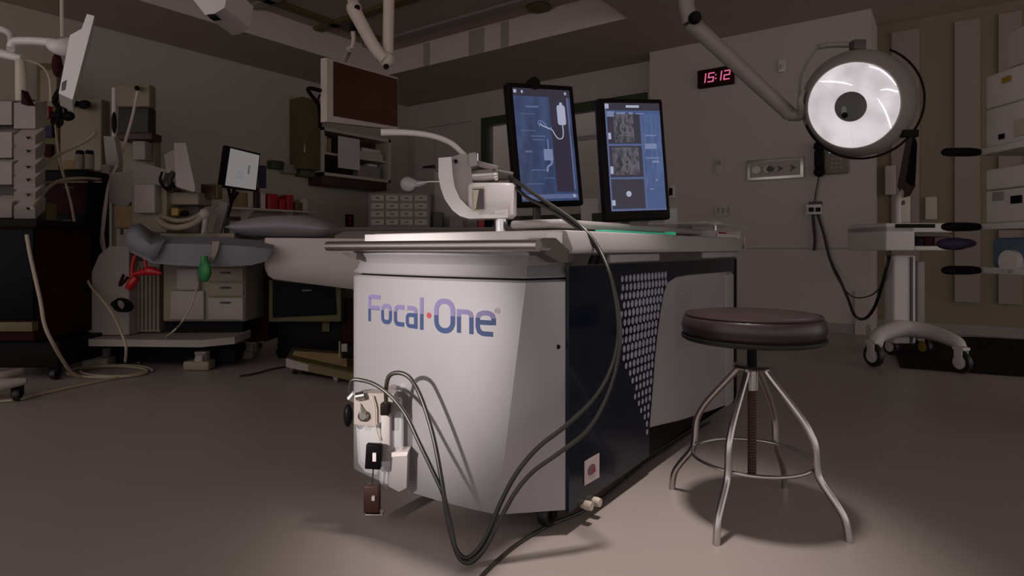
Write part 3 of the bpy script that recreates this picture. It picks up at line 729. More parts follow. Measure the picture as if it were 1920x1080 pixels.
# ------------------------------------------------------------------ lit surgical lamp, right
lc = P(1601, 197, 2.85)
n = (RV * -.20 + FV * -.96 + UP * -.06).normalized()
lamp = thing('surgical_lamp', 'round surgical lamp with bright white reflector on a ceiling arm', 'surgical lamp', lc)
RR = .197
up_l = (UP - n * UP.dot(n)).normalized(); rt_l = up_l.cross(n).normalized()
if rt_l.dot(RV) < 0: rt_l = -rt_l
def LP(x, y, z=0): return lc + rt_l * x + up_l * y + n * z
hr_ = []
for R_, zz_, f_ in ((RR - .002, -.006, 0), (RR + .004, .004, 0), (RR + .014, -.004, .05), (.228, -.03, .5), (.250, -.065, .95), (.254, -.09, 1), (.240, -.135, 1), (.18, -.19, 1), (.06, -.215, 1)):
    hr_.append([LP(.046 * f_ + R_ * math.cos(2 * math.pi * k / 64), .020 * f_ + R_ * math.sin(2 * math.pi * k / 64), zz_) for k in range(64)])
MB().loft(hr_, caps=False).build('housing', M_grey, lamp, 'grey domed housing', sharp=60)
# reflector: faceted bowl, glowing
rf = MB(); rf.lathe([(.066, -.050), (.10, -.040), (.145, -.022), (RR, -.003)], lc, n, 64, caps=False)
refm = mat('lamp_reflector', (200, 195, 195), .3, emit=(208, 200, 204), es=.80)
nt = refm.node_tree; b = nt.nodes['Principled BSDF']
tc = nt.nodes.new('ShaderNodeTexCoord'); nz = nt.nodes.new('ShaderNodeTexNoise'); nz.inputs['Scale'].default_value = 9; nz.inputs['Detail'].default_value = 1
mr = nt.nodes.new('ShaderNodeMapRange'); mr.inputs[1].default_value = .3; mr.inputs[2].default_value = .7; mr.inputs[3].default_value = .52; mr.inputs[4].default_value = .86
nt.links.new(tc.outputs['Object'], nz.inputs['Vector']); nt.links.new(nz.outputs['Fac'], mr.inputs[0]); nt.links.new(mr.outputs[0], b.inputs['Emission Strength'])
rfo = rf.build('reflector', refm, lamp, 'glowing white reflector', sharp=60)
fc = MB()
for k, a in enumerate((8, 52, 88, 140, 181, 215, 268, 320)):
    t = math.radians(a); fc.tube([LP(.10 * math.cos(t), .10 * math.sin(t), -.038), LP(.192 * math.cos(t + .05), .192 * math.sin(t + .05), -.003)], .0012, 6, smooth=False)
fc.build('facet_seams', mat('facet_grey', (150, 145, 148), .4, emit=(185, 180, 182), es=.8), rfo)
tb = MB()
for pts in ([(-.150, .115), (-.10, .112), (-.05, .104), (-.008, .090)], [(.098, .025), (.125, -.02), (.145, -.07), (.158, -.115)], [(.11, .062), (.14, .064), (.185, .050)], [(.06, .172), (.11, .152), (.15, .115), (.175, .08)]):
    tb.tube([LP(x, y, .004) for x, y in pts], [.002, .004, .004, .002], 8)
tb.build('glare_streaks', mat('lamp_glare', (230, 228, 230), .2, emit=(250, 246, 250), es=.95), rfo)  # glare on the reflector put in as glowing streaks
MB().lathe([(.0, -.052), (.068, -.052), (.070, -.044), (.062, -.042), (0, -.044)], lc, n, 40).build('centre_disc', mat('lamp_centre', (70, 62, 58), .4), lamp)
MB().cyl(LP(-.03, -.01, -.045), LP(-.052, -.052, .04), .012, .009).build('grip_stem', M_clear, lamp)
MB().sphere(LP(-.052, -.052, .045), .015).build('grip_knob', M_black, lamp)
hr = MB(); hr.ring(LP(.052, .018, -.05), n, .262, .0055, a0=-249, a1=-25, seg=60, up=up_l)
hr.build('hand_rail', M_black, lamp, 'thin black round rail')
for x, y in ((.255, -.135),):
    MB().box(LP(x, y, -.05), (.07, .03, .035), Matrix((rt_l, n, up_l)).transposed(), .004).build('rail_clip', M_black, lamp)
# arm to ceiling
j1 = P(1295, 42, 3.0); j2 = P(1482, 215, 3.0)
arm = MB(); arm.tube([P(1285, 10, 3.0) + UP * 1.0, P(1287, 12, 3.0), j1], .038, 20, smooth=False); ao = arm.build('ceiling_drop_arm', M_arm, lamp)
MB().lathe([(.028, 0), (.03, .03), (.02, .05)], j1 - FV * .05, FV * -1 - UP * .2, 16).build('joint_cap', M_black, lamp)
MB().tube([j1, j2], [.040, .034], 20, smooth=False).build('spring_arm', M_arm, lamp)
MB().tube([j2, j2 + RV * .03 - FV * .05 + UP * -.01, P(1500, 190, 2.9), P(1506, 170, 2.9)], [.032, .024, .014, .010], 14).build('elbow', M_arm, lamp)
yk = MB(); yk.tube([P(1506, 170, 2.92), P(1498, 200, 2.93), P(1500, 150, 2.98), P(1512, 120, 3.02), P(1534, 88, 3.05)], .006, 10)
yk.build('yoke', M_grey, lamp)
MB().tube([P(1534, 88, 3.05), P(1560, 84, 3.06), P(1604, 84, 3.0)], .014, 10).build('yoke_top', M_grey, lamp)
MB().box(P(1608, 86, 2.97), (.06, .05, .05), ROT, .006).build('pivot_block', M_dgrey, lamp)

# ------------------------------------------------------------------ back wall fittings (projecting wall)
fb = BUMP
def WB(px, py, off=0): return PB(px, py, fb - off)
def wallbox(name, label, cat, px0, py0, px1, py1, dep, m, bev=.004, b=None):
    b = fb if b is None else b
    p0 = PB(px0, (py0 + py1) / 2, b); p1 = PB(px1, (py0 + py1) / 2, b)
    zt_ = PB(px0, py0, b).z; zb_ = PB(px0, py1, b).z
    root = thing(name, label, cat, ((p0.x + p1.x) / 2, b - dep / 2, zb_))
    MB().span((p0.x, b - dep, zb_), (p1.x, b - .0005, zt_), bev).build('case', m, root)
    return root, p0.x, p1.x, zb_, zt_
ck_, x0, x1, z0, z1 = wallbox('wall_clock', 'digital wall clock with red glowing digits reading 15:12', 'clock', 1311, 135, 1378, 168, .06, M_wine, .01)
# digits
def seg7(mb, x, z, w_, h_, ch, y):
    segs = {'1': 'bc', '5': 'afgcd', '2': 'abged'}[ch]; t = .011
    sh = lambda xx, zz: (xx + (zz - z) * .12)
    def bar(xa, za, xb, zb):
        mb.prism([(sh(xa, za) , y, za), (sh(xb, za), y, za), (sh(xb, zb), y, zb), (sh(xa, zb), y, zb)], (0, .003, 0))
    for s_ in segs:
        if s_ == 'a': bar(x, z + h_ - t, x + w_, z + h_)
        if s_ == 'd': bar(x, z, x + w_, z + t)
        if s_ == 'g': bar(x, z + h_ / 2 - t / 2, x + w_, z + h_ / 2 + t / 2)
        if s_ == 'f': bar(x, z + h_ / 2, x + t, z + h_)
        if s_ == 'e': bar(x, z, x + t, z + h_ / 2)
        if s_ == 'b': bar(x + w_ - t, z + h_ / 2, x + w_, z + h_)
        if s_ == 'c': bar(x + w_ - t, z, x + w_, z + h_ / 2)
dg = MB(); y = BUMP - .064; wz = (z1 - z0); cw = x1 - x0
dw = .064; dh = wz * .52; zz = z0 + wz * .24
seg7(dg, x0 + cw * .06, zz, dw, dh, '1', y); seg7(dg, x0 + cw * .29, zz, dw, dh, '5', y); seg7(dg, x0 + cw * .50, zz, dw, dh, '1', y); seg7(dg, x0 + cw * .73, zz, dw, dh, '2', y)
for k in (.3, .7): dg.box((x0 + cw * .525, y + .0015, zz + dh * k), (.012, .003, .012))
dg.build('digits', mat('led_red', (60, 10, 20), .4, emit=(225, 105, 150), es=1.0), ck_, 'glowing pinkish red digits')
# service panel
sp2, x0, x1, z0, z1 = wallbox('gas_outlet_panel', 'long steel framed wall panel with four outlets below the clock', 'wall panel', 1402, 302, 1508, 340, .03, M_metal)
MB().span((x0 + .03, BUMP - .034, z0 + .03), (x1 - .03, BUMP - .03, z1 - .03)).build('face', mat('panel_face', (150, 136, 128), .5, .3), sp2)
for k, f_ in enumerate((.18, .38, .6, .82)):
    xx = x0 + (x1 - x0) * f_; zz = (z0 + z1) / 2
    if k < 2: MB().lathe([(.0, 0), (.045, 0), (.04, .02), (0, .022)], (xx, BUMP - .034, zz), (0, -1, 0), 20).build('outlet', M_white2 if k == 0 else M_cream, sp2)
    else: MB().prism([(xx - .03, BUMP - .036, zz - .035), (xx + .035, BUMP - .036, zz), (xx - .03, BUMP - .036, zz + .035), (xx - .012, BUMP - .036, zz)], (0, .004, 0)).build('outlet', M_dgrey, sp2)
MB().lathe([(.018, 0), (.03, .012), (.018, .016)], (x0 + (x1 - x0) * .43, BUMP - .05, (z0 + z1) / 2), (0, -1, 0), 16).build('outlet_ring', M_dgrey, sp2)
for nm, lb, ct_, px0, py0, px1, py1, m_ in (('wall_sensor', 'small pale wall sensor high beside the lamp', 'sensor', 1460, 114, 1474, 137, M_white2),
        ('thermostat', 'small faint wall box left of the outlet panel', 'wall box', 1342, 298, 1356, 328, M_wall),
        ('wall_outlet', 'pale double wall outlet low behind the console end', 'outlet', 1341, 385, 1366, 406, M_wall),
        ('wall_switch', 'white switch plate with dark rocker beside the scan display', 'switch', 1256, 348, 1267, 372, M_white2)):
    rt, xa, xb, za, zb_ = wallbox(nm, lb, ct_, px0, py0, px1, py1, .025, m_, .004)
    if nm == 'wall_switch': MB().span((xa, BUMP - .032, za + .03), (xa + (xb - xa) * .6, BUMP - .024, zb_ - .03)).build('rocker', M_black, rt)
    elif nm == 'wall_outlet':
        for k in range(3): MB().span((xa + .03 + k * .05, BUMP - .03, za + .03), (xa + .05 + k * .05, BUMP - .024, zb_ - .03)).build('socket', M_grey, rt)
    elif nm == 'wall_sensor': MB().sphere(((xa + xb) / 2, BUMP - .026, za + .05), .02).build('lens', M_cream, rt)
    else: MB().span((xa + .015, BUMP - .03, za + .1), (xb - .015, BUMP - .024, zb_ - .02)).build('display', M_grey, rt)
# telephone
ph, x0, x1, z0, z1 = wallbox('wall_telephone', 'dark wall telephone with a lit blue display under the surgical lamp', 'telephone', 1545, 268, 1592, 328, .05, mat('phone_body', (112, 98, 80), .5), .01)
hd = MB(); a = WB(1536, 274, .07); b_ = WB(1536, 322, .07)
hd.box((a + b_) / 2, (.085, .05, (a - b_).length * .7), None, .02); hd.sphere(a, .05, (1, .8, 1)); hd.sphere(b_, .05, (1, .8, 1))
hd.build('handset', M_black, ph)
MB().span((WB(1556, 0).x, BUMP - .056, WB(1556, 288).z), (WB(1577, 0).x, BUMP - .05, WB(1556, 274).z)).build('display', emat('phone_display', (150, 165, 215), 1.1), ph)
for r_ in range(3):
    for c_ in range(3):
        q = WB(1560 + c_ * 8, 298 + r_ * 8, .052); MB().box(q, (.025, .01, .02), None, .002).build('key', M_grey, ph)
# power strip and cords
ps, x0, x1, z0, z1 = wallbox('power_outlet_box', 'small white outlet box with two dark plugs under the telephone', 'outlet', 1513, 384, 1541, 403, .05, M_white2)
for px in (1521, 1534): MB().box(WB(px, 393, .06), (.04, .03, .04), None, .004).build('plug', M_black, ps)
MB().box(WB(1529, 381, .03), (.11, .04, .03), None, .004).build('plug_row', M_brown, ps)
def wcable(label, pts, r, m, off=.03, group='cords on the right wall'):
    mb = MB(); mb.tube([WB(px, py, off) for px, py in pts], r, 8)
    return mb.build('cord', m, label=label, cat='cord', group=group)
wcable('thin cord from the telephone down to the outlet box', [(1536, 328), (1533, 345), (1529, 365), (1528, 382)], .008, M_dgrey, .04)
wcable('short dark cord hanging straight down from the outlet box', [(1524, 402), (1526, 425), (1528, 450), (1526, 470)], .013, M_rubber, .04)
mb = MB(); mb.tube([WB(1533, 402, .05), WB(1545, 440, .05), WB(1556, 485, .05), WB(1575, 525, .1), P(1590, 560, 5.4), P(1603, 592, 5.2), P(1622, 597, 5.0), P(1640, 575, 4.8), P(1655, 530, 4.6), P(1668, 480, 4.45)], .0125, 8)
mb.build('cord', M_rubber, label='long black cord sagging from the outlet box to the rolling cart', cat='cord', group='cords on the right wall')
mb = MB(); mb.tube([WB(1536, 402, .05), WB(1550, 460, .05), WB(1560, 500, .06), P(1575, 530, 5.5), P(1598, 556, 5.3), P(1630, 555, 5.0), P(1652, 535, 4.7), P(1662, 500, 4.5), P(1664, 475, 4.46)], .006, 8)
mb.build('cord', M_dgrey, label='thinner grey cord looping above the long black cord', cat='cord', group='cords on the right wall')
# shallow panel lines on the projecting wall
pz = WB(1400, 466).z
struct('trim_12', MB().span((WB(1400, 466).x, BUMP - .006, pz - .006), (WB(1610, 466).x, BUMP, pz + .006)), M_grey)
xx = WB(1611, 466).x
struct('trim_13', MB().span((xx - .02, BUMP - .01, pz), (xx, BUMP, WB(1611, 420).z)), M_grey)
struct('trim_14', MB().span((WB(1604, 0).x, BUMP - .03, .0), (WB(1624, 0).x, BUMP, WB(1610, 545).z)), M_wall)

# right hand wall: tall pale panels with darker gaps, outlets
for k, (p0, p1, zt_) in enumerate(((1672, 1724, 2.9), (1790, 1838, 2.9), (1872, 1915, 2.9))):
    a, b_ = PB(p0, 500, CW), PB(p1, 500, CW)
    struct('trim_%d' % (15 + k), MB().span((a.x, CW - .03, .3 if k else .01), (b_.x, CW, zt_)), M_panelR)
for lb, px0, py0, px1, py1, m_ in (('cream double outlet plate on the right wall behind the cart', 1735, 370, 1757, 412, M_cream), ('pale switch box on the wall beside the thin tilted display', 1660, 312, 1680, 366, M_wall)):
    wallbox('wall_plate', lb, 'wall plate', px0, py0, px1, py1, .04, m_, b=CW - .035 if px0 < 1700 else CW)

# floor mat
fm = [PZ(1690, 640, .004), PZ(1650, 690, .004), PZ(1760, 715, .004), PZ(2100, 745, .004), PZ(2100, 652, .004)]
fm = [PZ(1672, 636, 0), PZ(1688, 690, 0), PZ(1905, 706, 0), PZ(2150, 716, 0), PZ(2150, 652, 0), PZ(1830, 634, 0)]
MB().prism(fm, (0, 0, .012)).build('floor_mat', M_mat, label='black mat on the floor under the rolling cart at right', cat='mat')

# ------------------------------------------------------------------ rolling cart, right
DC = 4.5
rcx = CV((1700 - CX) / F * DC, DC)
wc_ = thing('rolling_cart', 'pale rolling workstation cart with a column and castered feet at the right wall', 'cart', (rcx.x, rcx.y, 0.012))
MB().pbox(1676, 478, 1718, 645, DC, .12, .015).build('column', M_white2, wc_)
MB().pbox(1708, 482, 1712, 645, DC - .012, .02).build('column_slot', M_dgrey, wc_)
MB().pbox(1720, 490, 1735, 640, DC + .05, .05, .01).build('rear_channel', M_grey, wc_)
def top(px0, py0, px1, py1, dep, m, nm, d=DC - .15, bev=.01): return MB().pbox(px0, py0, px1, py1, d, dep, bev).build(nm, m, wc_)
top(1661, 422, 1716, 470, .5, M_white2, 'side_box')
top(1661, 418, 1786, 436, .5, M_white2, 'worktop')
top(1716, 461, 1790, 470, .5, M_white2, 'lower_shelf')
top(1718, 440, 1786, 461, .02, M_dgrey, 'shelf_back', DC + .3, .002)
MB().pbox(1680, 420, 1754, 427, DC - .158, .3, .003).build('keyboard_slot', M_black, wc_)
for k, (p0, p1, m_) in enumerate(((1717, 1733, M_black), (1734, 1750, M_wine), (1752, 1784, M_brown))):
    o = MB().pbox(p0, 443 if k else 445, p1, 461, DC - .1, .2, .01).build('storage_box', m_, label=['black bundle at the left end of the cart shelf', 'dark red box in the middle of the cart shelf', 'brown box at the right end of the cart shelf'][k], cat='box', group='items on the cart shelf')
# base feet
ft = MB()
ft.tube([P(1640, 648, DC - .35), P(1650, 628, DC - .3), P(1690, 616, DC), P(1740, 622, DC - .1), P(1790, 640, DC - .35), P(1802, 655, DC - .42)], [.045, .05, .065, .055, .045, .035], 12)
ft.build('base_spreader', M_white2, wc_)
ft = MB(); ft.tube([P(1695, 618, DC), P(1670, 628, DC + .15), P(1668, 640, DC + .2)], .035, 10); ft.tube([P(1695, 618, DC), P(1730, 632, DC + .25), P(1734, 640, DC + .28)], .03, 10)
ft.build('rear_spreader', M_white2, wc_)
for px, py, r in ((1638, 684, .075), (1671, 662, .062), (1733, 662, .06), (1802, 696, .07)):
    q = PZ(px, py, .012); w0 = caster('caster', wc_, q.x, q.y, r, .035, r * 2.25, M_rubber, M_white2 if px != 1733 else M_yellow, rz=TH + .25)
    w0.location.z = .0
# thin tilted display on the cart
td = thing('tilted_display', 'thin dark display seen edge-on above the rolling cart', 'monitor', (P(1700, 420, 4.45).x, P(1700, 420, 4.45).y, P(1700, 420, 4.45).z))
MB().prism([P(1712, 250, 4.4), P(1720, 268, 4.35), P(1716, 350, 4.35), P(1706, 368, 4.35), P(1694, 346, 4.4), P(1697, 330, 4.4)], FV * .12 + RV * .03).build('screen_body', M_brown, td)
MB().prism([P(1712, 252, 4.39), P(1718, 270, 4.34), P(1710, 350, 4.34), P(1698, 340, 4.39)], FV * -.01).build('screen_face', M_black, td)
MB().tube([P(1705, 345, 4.45), P(1690, 365, 4.45), P(1684, 380, 4.45), P(1684, 419, 4.45)], .02, 10).build('support_stem', M_white2, td)
MB().pbox(1684, 366, 1708, 419, 4.5, .06, .01).build('support_box', M_cream, td)
MB().pbox(1689, 376, 1697, 384, 4.49, .02, .002).build('red_label', M_brown, td)

# ------------------------------------------------------------------ equipment boom, far right (faces the left, partly out of frame)
EX, ED0, ED1 = 2.31, 2.35, 3.05
bm_r = thing('equipment_boom', 'grey boom rack with three shelves and black handles at the right edge', 'equipment rack', CV(2.6, 2.7, 0))
def EB(x0, x1, d0, d1, z0, z1, m, nm, bev=.008, par=None): return MB().cbox(x0, x1, d0, d1, z0, z1, bev).build(nm, m, par or bm_r)
zf = lambda py, d=3.0: CZ - (py - HY) / F * d
EB(2.72, 2.84, 2.5, 2.8, 0.0, 3.0, M_grey, 'spine')
for py in (284, 425, 507):
    EB(EX - .0, 2.78, ED0, ED1, zf(py + 6), zf(py - 6), M_white2, 'shelf', .006)
    hb = MB(); q = zf(py); hb.tube([CV(EX - .01, 3.02, q), CV(EX - .06, 3.02, q), CV(EX - .16, 3.02, q), CV(EX - .19, 3.02, q)], [.016, .022, .022, .012], 12)
    hb.build('handle', M_black, bm_r, 'black rounded handle')
MB().tube([CV(2.40, 2.75, zf(507)), CV(2.42, 2.74, zf(530)), CV(2.44, 2.7, zf(545))], [.02, .05, .03], 12).build('lower_grip', M_black, bm_r)
def unit(label, z0, z1, lines, m=M_white2, d0=ED0 + .02, d1=ED1 - .03, x0=EX + .02):
    q = CV(2.5, 2.7, z0); u = thing('equipment_unit', label, 'medical device', q, 'devices stacked on the boom')
    MB().cbox(x0, 2.7, d0, d1, z0, z1, .012).build('case', m, u)
    for zl in lines: MB().cbox(x0 - .003, x0 + .01, d0, d1 - .01, zl - .003, zl + .003).build('groove', M_dgrey, u)
    return u
u1 = unit('pale tall device on the top shelf of the boom', zf(278), zf(205), [])
q = zf(262); MB().cbox(EX + .012, EX + .022, 2.9, 2.93, q - .012, q + .012).build('button', M_black, u1)
MB().cbox(EX + .010, EX + .022, 2.62, 2.84, zf(268), zf(238), .004).build('label_plate', M_cream, u1)
u2 = unit('pale box stacked above the top shelf device, with a yellow tag', zf(204.5), zf(142), [], d1=ED1 - .03)
MB().cbox(EX + .012, EX + .022, 2.86, 2.91, zf(166), zf(156)).build('yellow_tag', M_yellow, u2)
u3 = unit('pale sloping hood topmost of the boom stack', zf(141.5), zf(75), [], M_wall, d1=ED1 - .16)
u4 = unit('pale device on the middle shelf with a black square button', zf(419), zf(358), [])
MB().cbox(EX + .012, EX + .022, 2.80, 2.86, zf(386), zf(372), .003).build('button', M_black, u4)
MB().cbox(EX + .014, EX + .022, 2.90, 2.97, zf(378), zf(362), .003).build('grey_display', M_grey, u4)
MB().cbox(EX + .013, EX + .022, 2.45, 2.75, zf(412), zf(402), .003).build('dark_slot', M_brown, u4)
u5 = unit('plain pale box on top of the middle shelf device', zf(357), zf(318), [])
bg_ = MB(); bg_.cbox(EX + .03, 2.68, 2.42, 3.0, zf(501), zf(446), .025); bg_.build('storage_bag', M_teal, label='blue grey bag on the lowest boom shelf', cat='bag')
wd_ = MB(); wd_.lathe([(.0, 0), (.055, 0), (.055, .05), (.0, .05)], CV(EX - .0, 2.86, zf(490)), CV(1, 0, 0), 24); wd_.build('round_device', M_white2, label='small round white device in front of the blue grey bag', cat='medical device')
pc = MB(); pc.sphere(CV(EX - .08, 3.1, zf(457)), .06, (1.2, .8, .55)); pc.sphere(CV(EX - .02, 3.12, zf(456)), .05, (1.2, .8, .5))
pc.build('cloth_bundle', M_purple, label='dark purple cloth bundle hanging between the boom handles', cat='cloth')

# ------------------------------------------------------------------ ceiling hung things, left and centre
# folded boom arm in the middle
ba = thing('folded_ceiling_arm', 'folded pale ceiling arm with black joint caps above the wall television', 'ceiling arm', P(727, 118, 4.0) + UP * 0)
DQ = 4.0
MB().tube([P(729, 2, DQ) + UP * .5, P(729, 10, DQ), P(727, 112, DQ)], .036, 16, smooth=False).build('drop_tube', M_band, ba)
MB().tube([P(664, 20, DQ - .05), P(700, 85, DQ - .05), P(722, 112, DQ - .05)], [.044, .04, .036], 16).build('spring_arm', M_band, ba)
MB().tube([P(664, 22, DQ), P(662, 0, DQ), P(661, -20, DQ)], .036, 16).build('upper_tube', M_band, ba)
MB().sphere(P(664, 16, DQ - .02), .05).build('joint', M_band, ba); MB().sphere(P(725, 112, DQ - .02), .052).build('joint', M_band, ba)
for px, py in ((670, 14), (724, 125)): MB().cyl(P(px, py, DQ - .09), P(px, py, DQ - .05), .018).build('joint_cap', M_black, ba)
MB().cyl(P(662, 44, DQ - .03), P(662, 58, DQ - .03), .022).build('black_collar', M_black, ba)
MB().tube([P(662, 58, DQ - .03), P(663, 75, DQ), P(659, 90, DQ), P(653, 95, DQ + .4)], [.016, .014, .01, .005], 10).build('hanging_hose', M_band, ba)
# lamp head edge at top
lh = thing('ceiling_lamp_head', 'pale angular lamp head cut off by the top edge, upper left', 'lamp head', P(390, 25, 3.2))
MB().prism([P(338, -30, 3.2), P(430, -30, 3.2), P(421, 14, 3.2), P(400, 27, 3.2), P(385, 28, 3.2)], FV * .3).build('head', M_white2, lh)
MB().prism([P(388, 27, 3.19), P(402, 26, 3.19), P(407, 31, 3.19), P(392, 33, 3.19)], FV * .05).build('black_latch', M_black, lh)
MB().tube([P(385, -28, 3.35), P(385, -120, 3.35)], .03, 12, smooth=False).build('drop_tube', M_white2, lh)
# edge-on white display, top left
DW = 3.3
dw_ = thing('ceiling_display', 'white flat display seen edge-on hanging at upper left', 'monitor', P(140, 185, DW))
MB().prism([P(163, 26, DW), P(177, 30, DW), P(136, 187, DW), P(110, 175, DW), P(131, 66, DW), P(153, 54, DW)], RAY(145) * .35).build('display_body', M_white, dw_)
MB().prism([P(116, 155, DW - .004), P(124, 150, DW - .004), P(121, 168, DW - .004), P(115, 170, DW - .004)], FV * .01).build('port_cover', M_dgrey, dw_)
MB().tube([P(132, 88, DW + .1), P(110, 88, DW + .05), P(95, 82, DW + .05)], [.05, .045, .03], 14).build('mount', M_white, dw_)
MB().tube([P(98, 80, DW + .05), P(60, 77, DW + .05), P(28, 78, DW + .05), P(20, 88, DW + .05)], [.024, .022, .022, .02], 12).build('arm', M_white, dw_)
MB().tube([P(20, 92, DW + .1), P(15, 60, DW + .3), P(-60, 40, DW + .4)], .02, 10).build('upper_arm', M_white, dw_)
MB().tube([P(116, 20, DW + .2) + UP * .8, P(116, 20, DW + .2), P(117, 70, DW + .2)], .010, 8, smooth=False).build('drop_cable', M_wall, dw_)
MB().sphere(P(107, 122, DW + .1), .05, (.5, .5, 1.35)).build('dark_cap', M_wine, dw_, 'dark oval cap')
ar2 = thing('ceiling_support_arm', 'second white ceiling arm reaching in from the left edge', 'ceiling arm', P(30, 112, 3.5))
MB().tube([P(-40, 88, 3.5), P(0, 100, 3.5), P(43, 110, 3.5)], [.03, .026, .022], 12).build('arm', M_white, ar2)
MB().tube([P(38, 111, 3.5), P(40, 160, 3.5), P(40, 190, 3.5)], [.024, .03, .028], 12).build('drop_post', M_cream, ar2)
MB().tube([P(48, 112, 3.5), P(75, 122, 3.5), P(92, 145, 3.5), P(95, 190, 3.5)], .006, 8).build('loose_cable', M_tcable, ar2)
MB().prism([P(40, 168, 3.45), P(50, 190, 3.45), P(55, 195, 3.45), P(40, 195, 3.45)], FV * .05).build('dark_bracket', M_wine, ar2)

# wall television on its bracket
tl, tr_, br, bl_ = P(613, 108, 4.55), P(746, 146, 5.35), P(746, 243, 5.35), P(613, 228, 4.55)
tv = thing('wall_television', 'pale framed television tilted down, with a dark reddish screen', 'television', bl_)
MB().slab(bl_, br, tr_, tl, .06).build('frame', M_band, tv)
nn = (br - bl_).cross(tl - bl_).normalized()
def bil(u, v, off=0): return (bl_ * (1 - u) + br * u) * (1 - v) + (tl * (1 - u) + tr_ * u) * v + nn * off
MB().slab(bil(.075, .10, .004), bil(.99, .05, .004), bil(.99, .97, .004), bil(.075, .97, .004), .003).build('screen', M_wood, tv)
MB().tube([bil(.0, .5, -.06), bil(-.1, .5, -.1), P(598, 200, 4.9), P(600, 240, 5.0)], .015, 10).build('bracket', M_black, tv)
MB().tube([bil(.3, .9, -.07), bil(.3, .97, -.10), P(651, 103, 4.7), P(655, 92, 4.5)], .022, 12).build('suspension_bracket', M_wall, tv)
MB().tube([P(614, 180, 4.6), P(600, 178, 4.7), P(596, 195, 4.75), P(600, 222, 4.75), P(612, 228, 4.7)], .007, 8).build('cable', M_black, tv)

# open wall cabinet
cb0, cb1, cz0, cz1 = 4.97, 6.16, 1.74, 2.36
ca = thing('open_wall_cabinet', 'pale open wall cabinet under the television', 'cabinet', (LW + .15, 5.56, cz0))
A0, A1 = LW, LW + .30
k_ = MB(); k_.span((A0, cb0, cz0), (A0 + .01, cb1, cz1)); k_.span((A0, cb0, cz0), (A1, cb0 + .04, cz1)); k_.span((A0, cb1 - .04, cz0), (A1, cb1, cz1)); k_.span((A0, cb0, cz1 - .04), (A1, cb1, cz1)); k_.span((A0, cb0, cz0), (A1, cb1, cz0 + .04))
k_.build('carcass', M_cream, ca)
MB().span((A0, cb0 + .04, 2.02), (A1 - .02, cb1 - .04, 2.045)).build('shelf', M_cream, ca)
MB().span((A0 + .01, cb0 + .04, cz0 + .04), (A0 + .02, cb1 - .04, cz1 - .04)).build('back_panel', M_brown, ca)
def pap(y0, y1, z0, z1, m, nm, lb, ct2, x=A1 - .04, g='contents of the wall cabinet'):
    return MB().span((x - .12, y0, z0), (x, y1, z1), .004).build(nm, m, label=lb, cat=ct2, group=g)
MB().span((A1 + .002, 5.22, 1.86), (A1 + .012, 5.58, 2.28)).build('notice_sheet', M_white2, label='white sheet posted on the front of the open wall cabinet', cat='paper')
pap(5.0 + .02, 5.08, 2.046, 2.26, M_cream, 'binder', 'cream binder at the left end of the upper cabinet shelf', 'binder')
pap(5.09, 5.15, 2.046, 2.24, M_tan, 'binder', 'tan binder beside the cream binder in the wall cabinet', 'binder')
pap(5.62, 6.05, 2.046, 2.14, M_cream, 'supply_box', 'flat cream box on the upper cabinet shelf', 'box')
pap(5.66, 6.0, 2.142, 2.19, M_white2, 'supply_box', 'thin white packet lying on the flat cream box', 'packet')
pap(5.05, 5.3, 1.782, 1.86, M_black, 'supply_box', 'black low box at the bottom left of the wall cabinet', 'box')
pap(5.60, 6.0, 1.782, 1.94, M_grey, 'supply_box', 'grey box on the bottom of the wall cabinet', 'box')
pap(5.78, 5.94, 1.942, 1.98, M_white2, 'supply_box', 'small bright white packet on the grey cabinet box', 'packet')
oc = thing('olive_wall_cupboard', 'closed olive wall cupboard left of the open cabinet', 'cupboard', (LW + .14, 4.84, 1.8))
MB().span((LW, 4.70, 1.80), (LW + .26, 4.965, 2.70), .004).build('body', M_olive, oc)
MB().span((LW + .261, 4.71, 1.81), (LW + .275, 4.96, 2.69), .003).build('door', M_olive, oc)
MB().span((LW + .275, 4.72, 2.0), (LW + .285, 4.735, 2.12), .003).build('handle', M_metal, oc)
MB().span((LW, 4.98, 1.62), (LW + .28, 6.1, 1.738), .005).build('under_shelf', M_brown, label='dark brown shelf directly under the open wall cabinet', cat='shelf')

# shelf with supplies on the left wall
sz = 1.20
def LA(px, py, off): return PA(px, py, LW + off)
s0, s1 = LA(430, 400, .3).y, LA(590, 400, .3).y
shf = thing('wall_shelf', 'long pale shelf of supplies on the left wall', 'shelf', (LW + .15, (s0 + s1) / 2, 1.22))
MB().span((LW, s0, 1.24), (LW + .32, s1, 1.265), .003).build('board', M_cream, shf)
MB().span((LW, s0 + .1, 1.12), (LW + .02, s1 + .35, 1.17)).build('rail', M_brown, shf)
for y in (s0 + .3, s1 - .3): MB().prism([(LW, y, 1.24), (LW + .28, y, 1.24), (LW, y, 1.05)], (0, .02, 0)).build('bracket', M_cream, shf)
items = [(445, 458, 362, M_tan, 'tan carton', 'box'), (460, 470, 358, M_cream, 'cream carton', 'box'), (472, 482, 352, M_brown, 'dark brown carton', 'box'), (484, 493, 362, M_white2, 'white carton', 'box'),
         (497, 516, 364, M_red, 'tall red bin', 'bin'), (519, 531, 374, M_red, 'low red bin', 'bin'), (533, 545, 366, M_red, 'second tall red bin, farther right', 'bin'), (549, 562, 380, M_olive, 'olive carton', 'box'), (566, 578, 372, M_cream, 'pale jar', 'jar')]
zs = 1.266
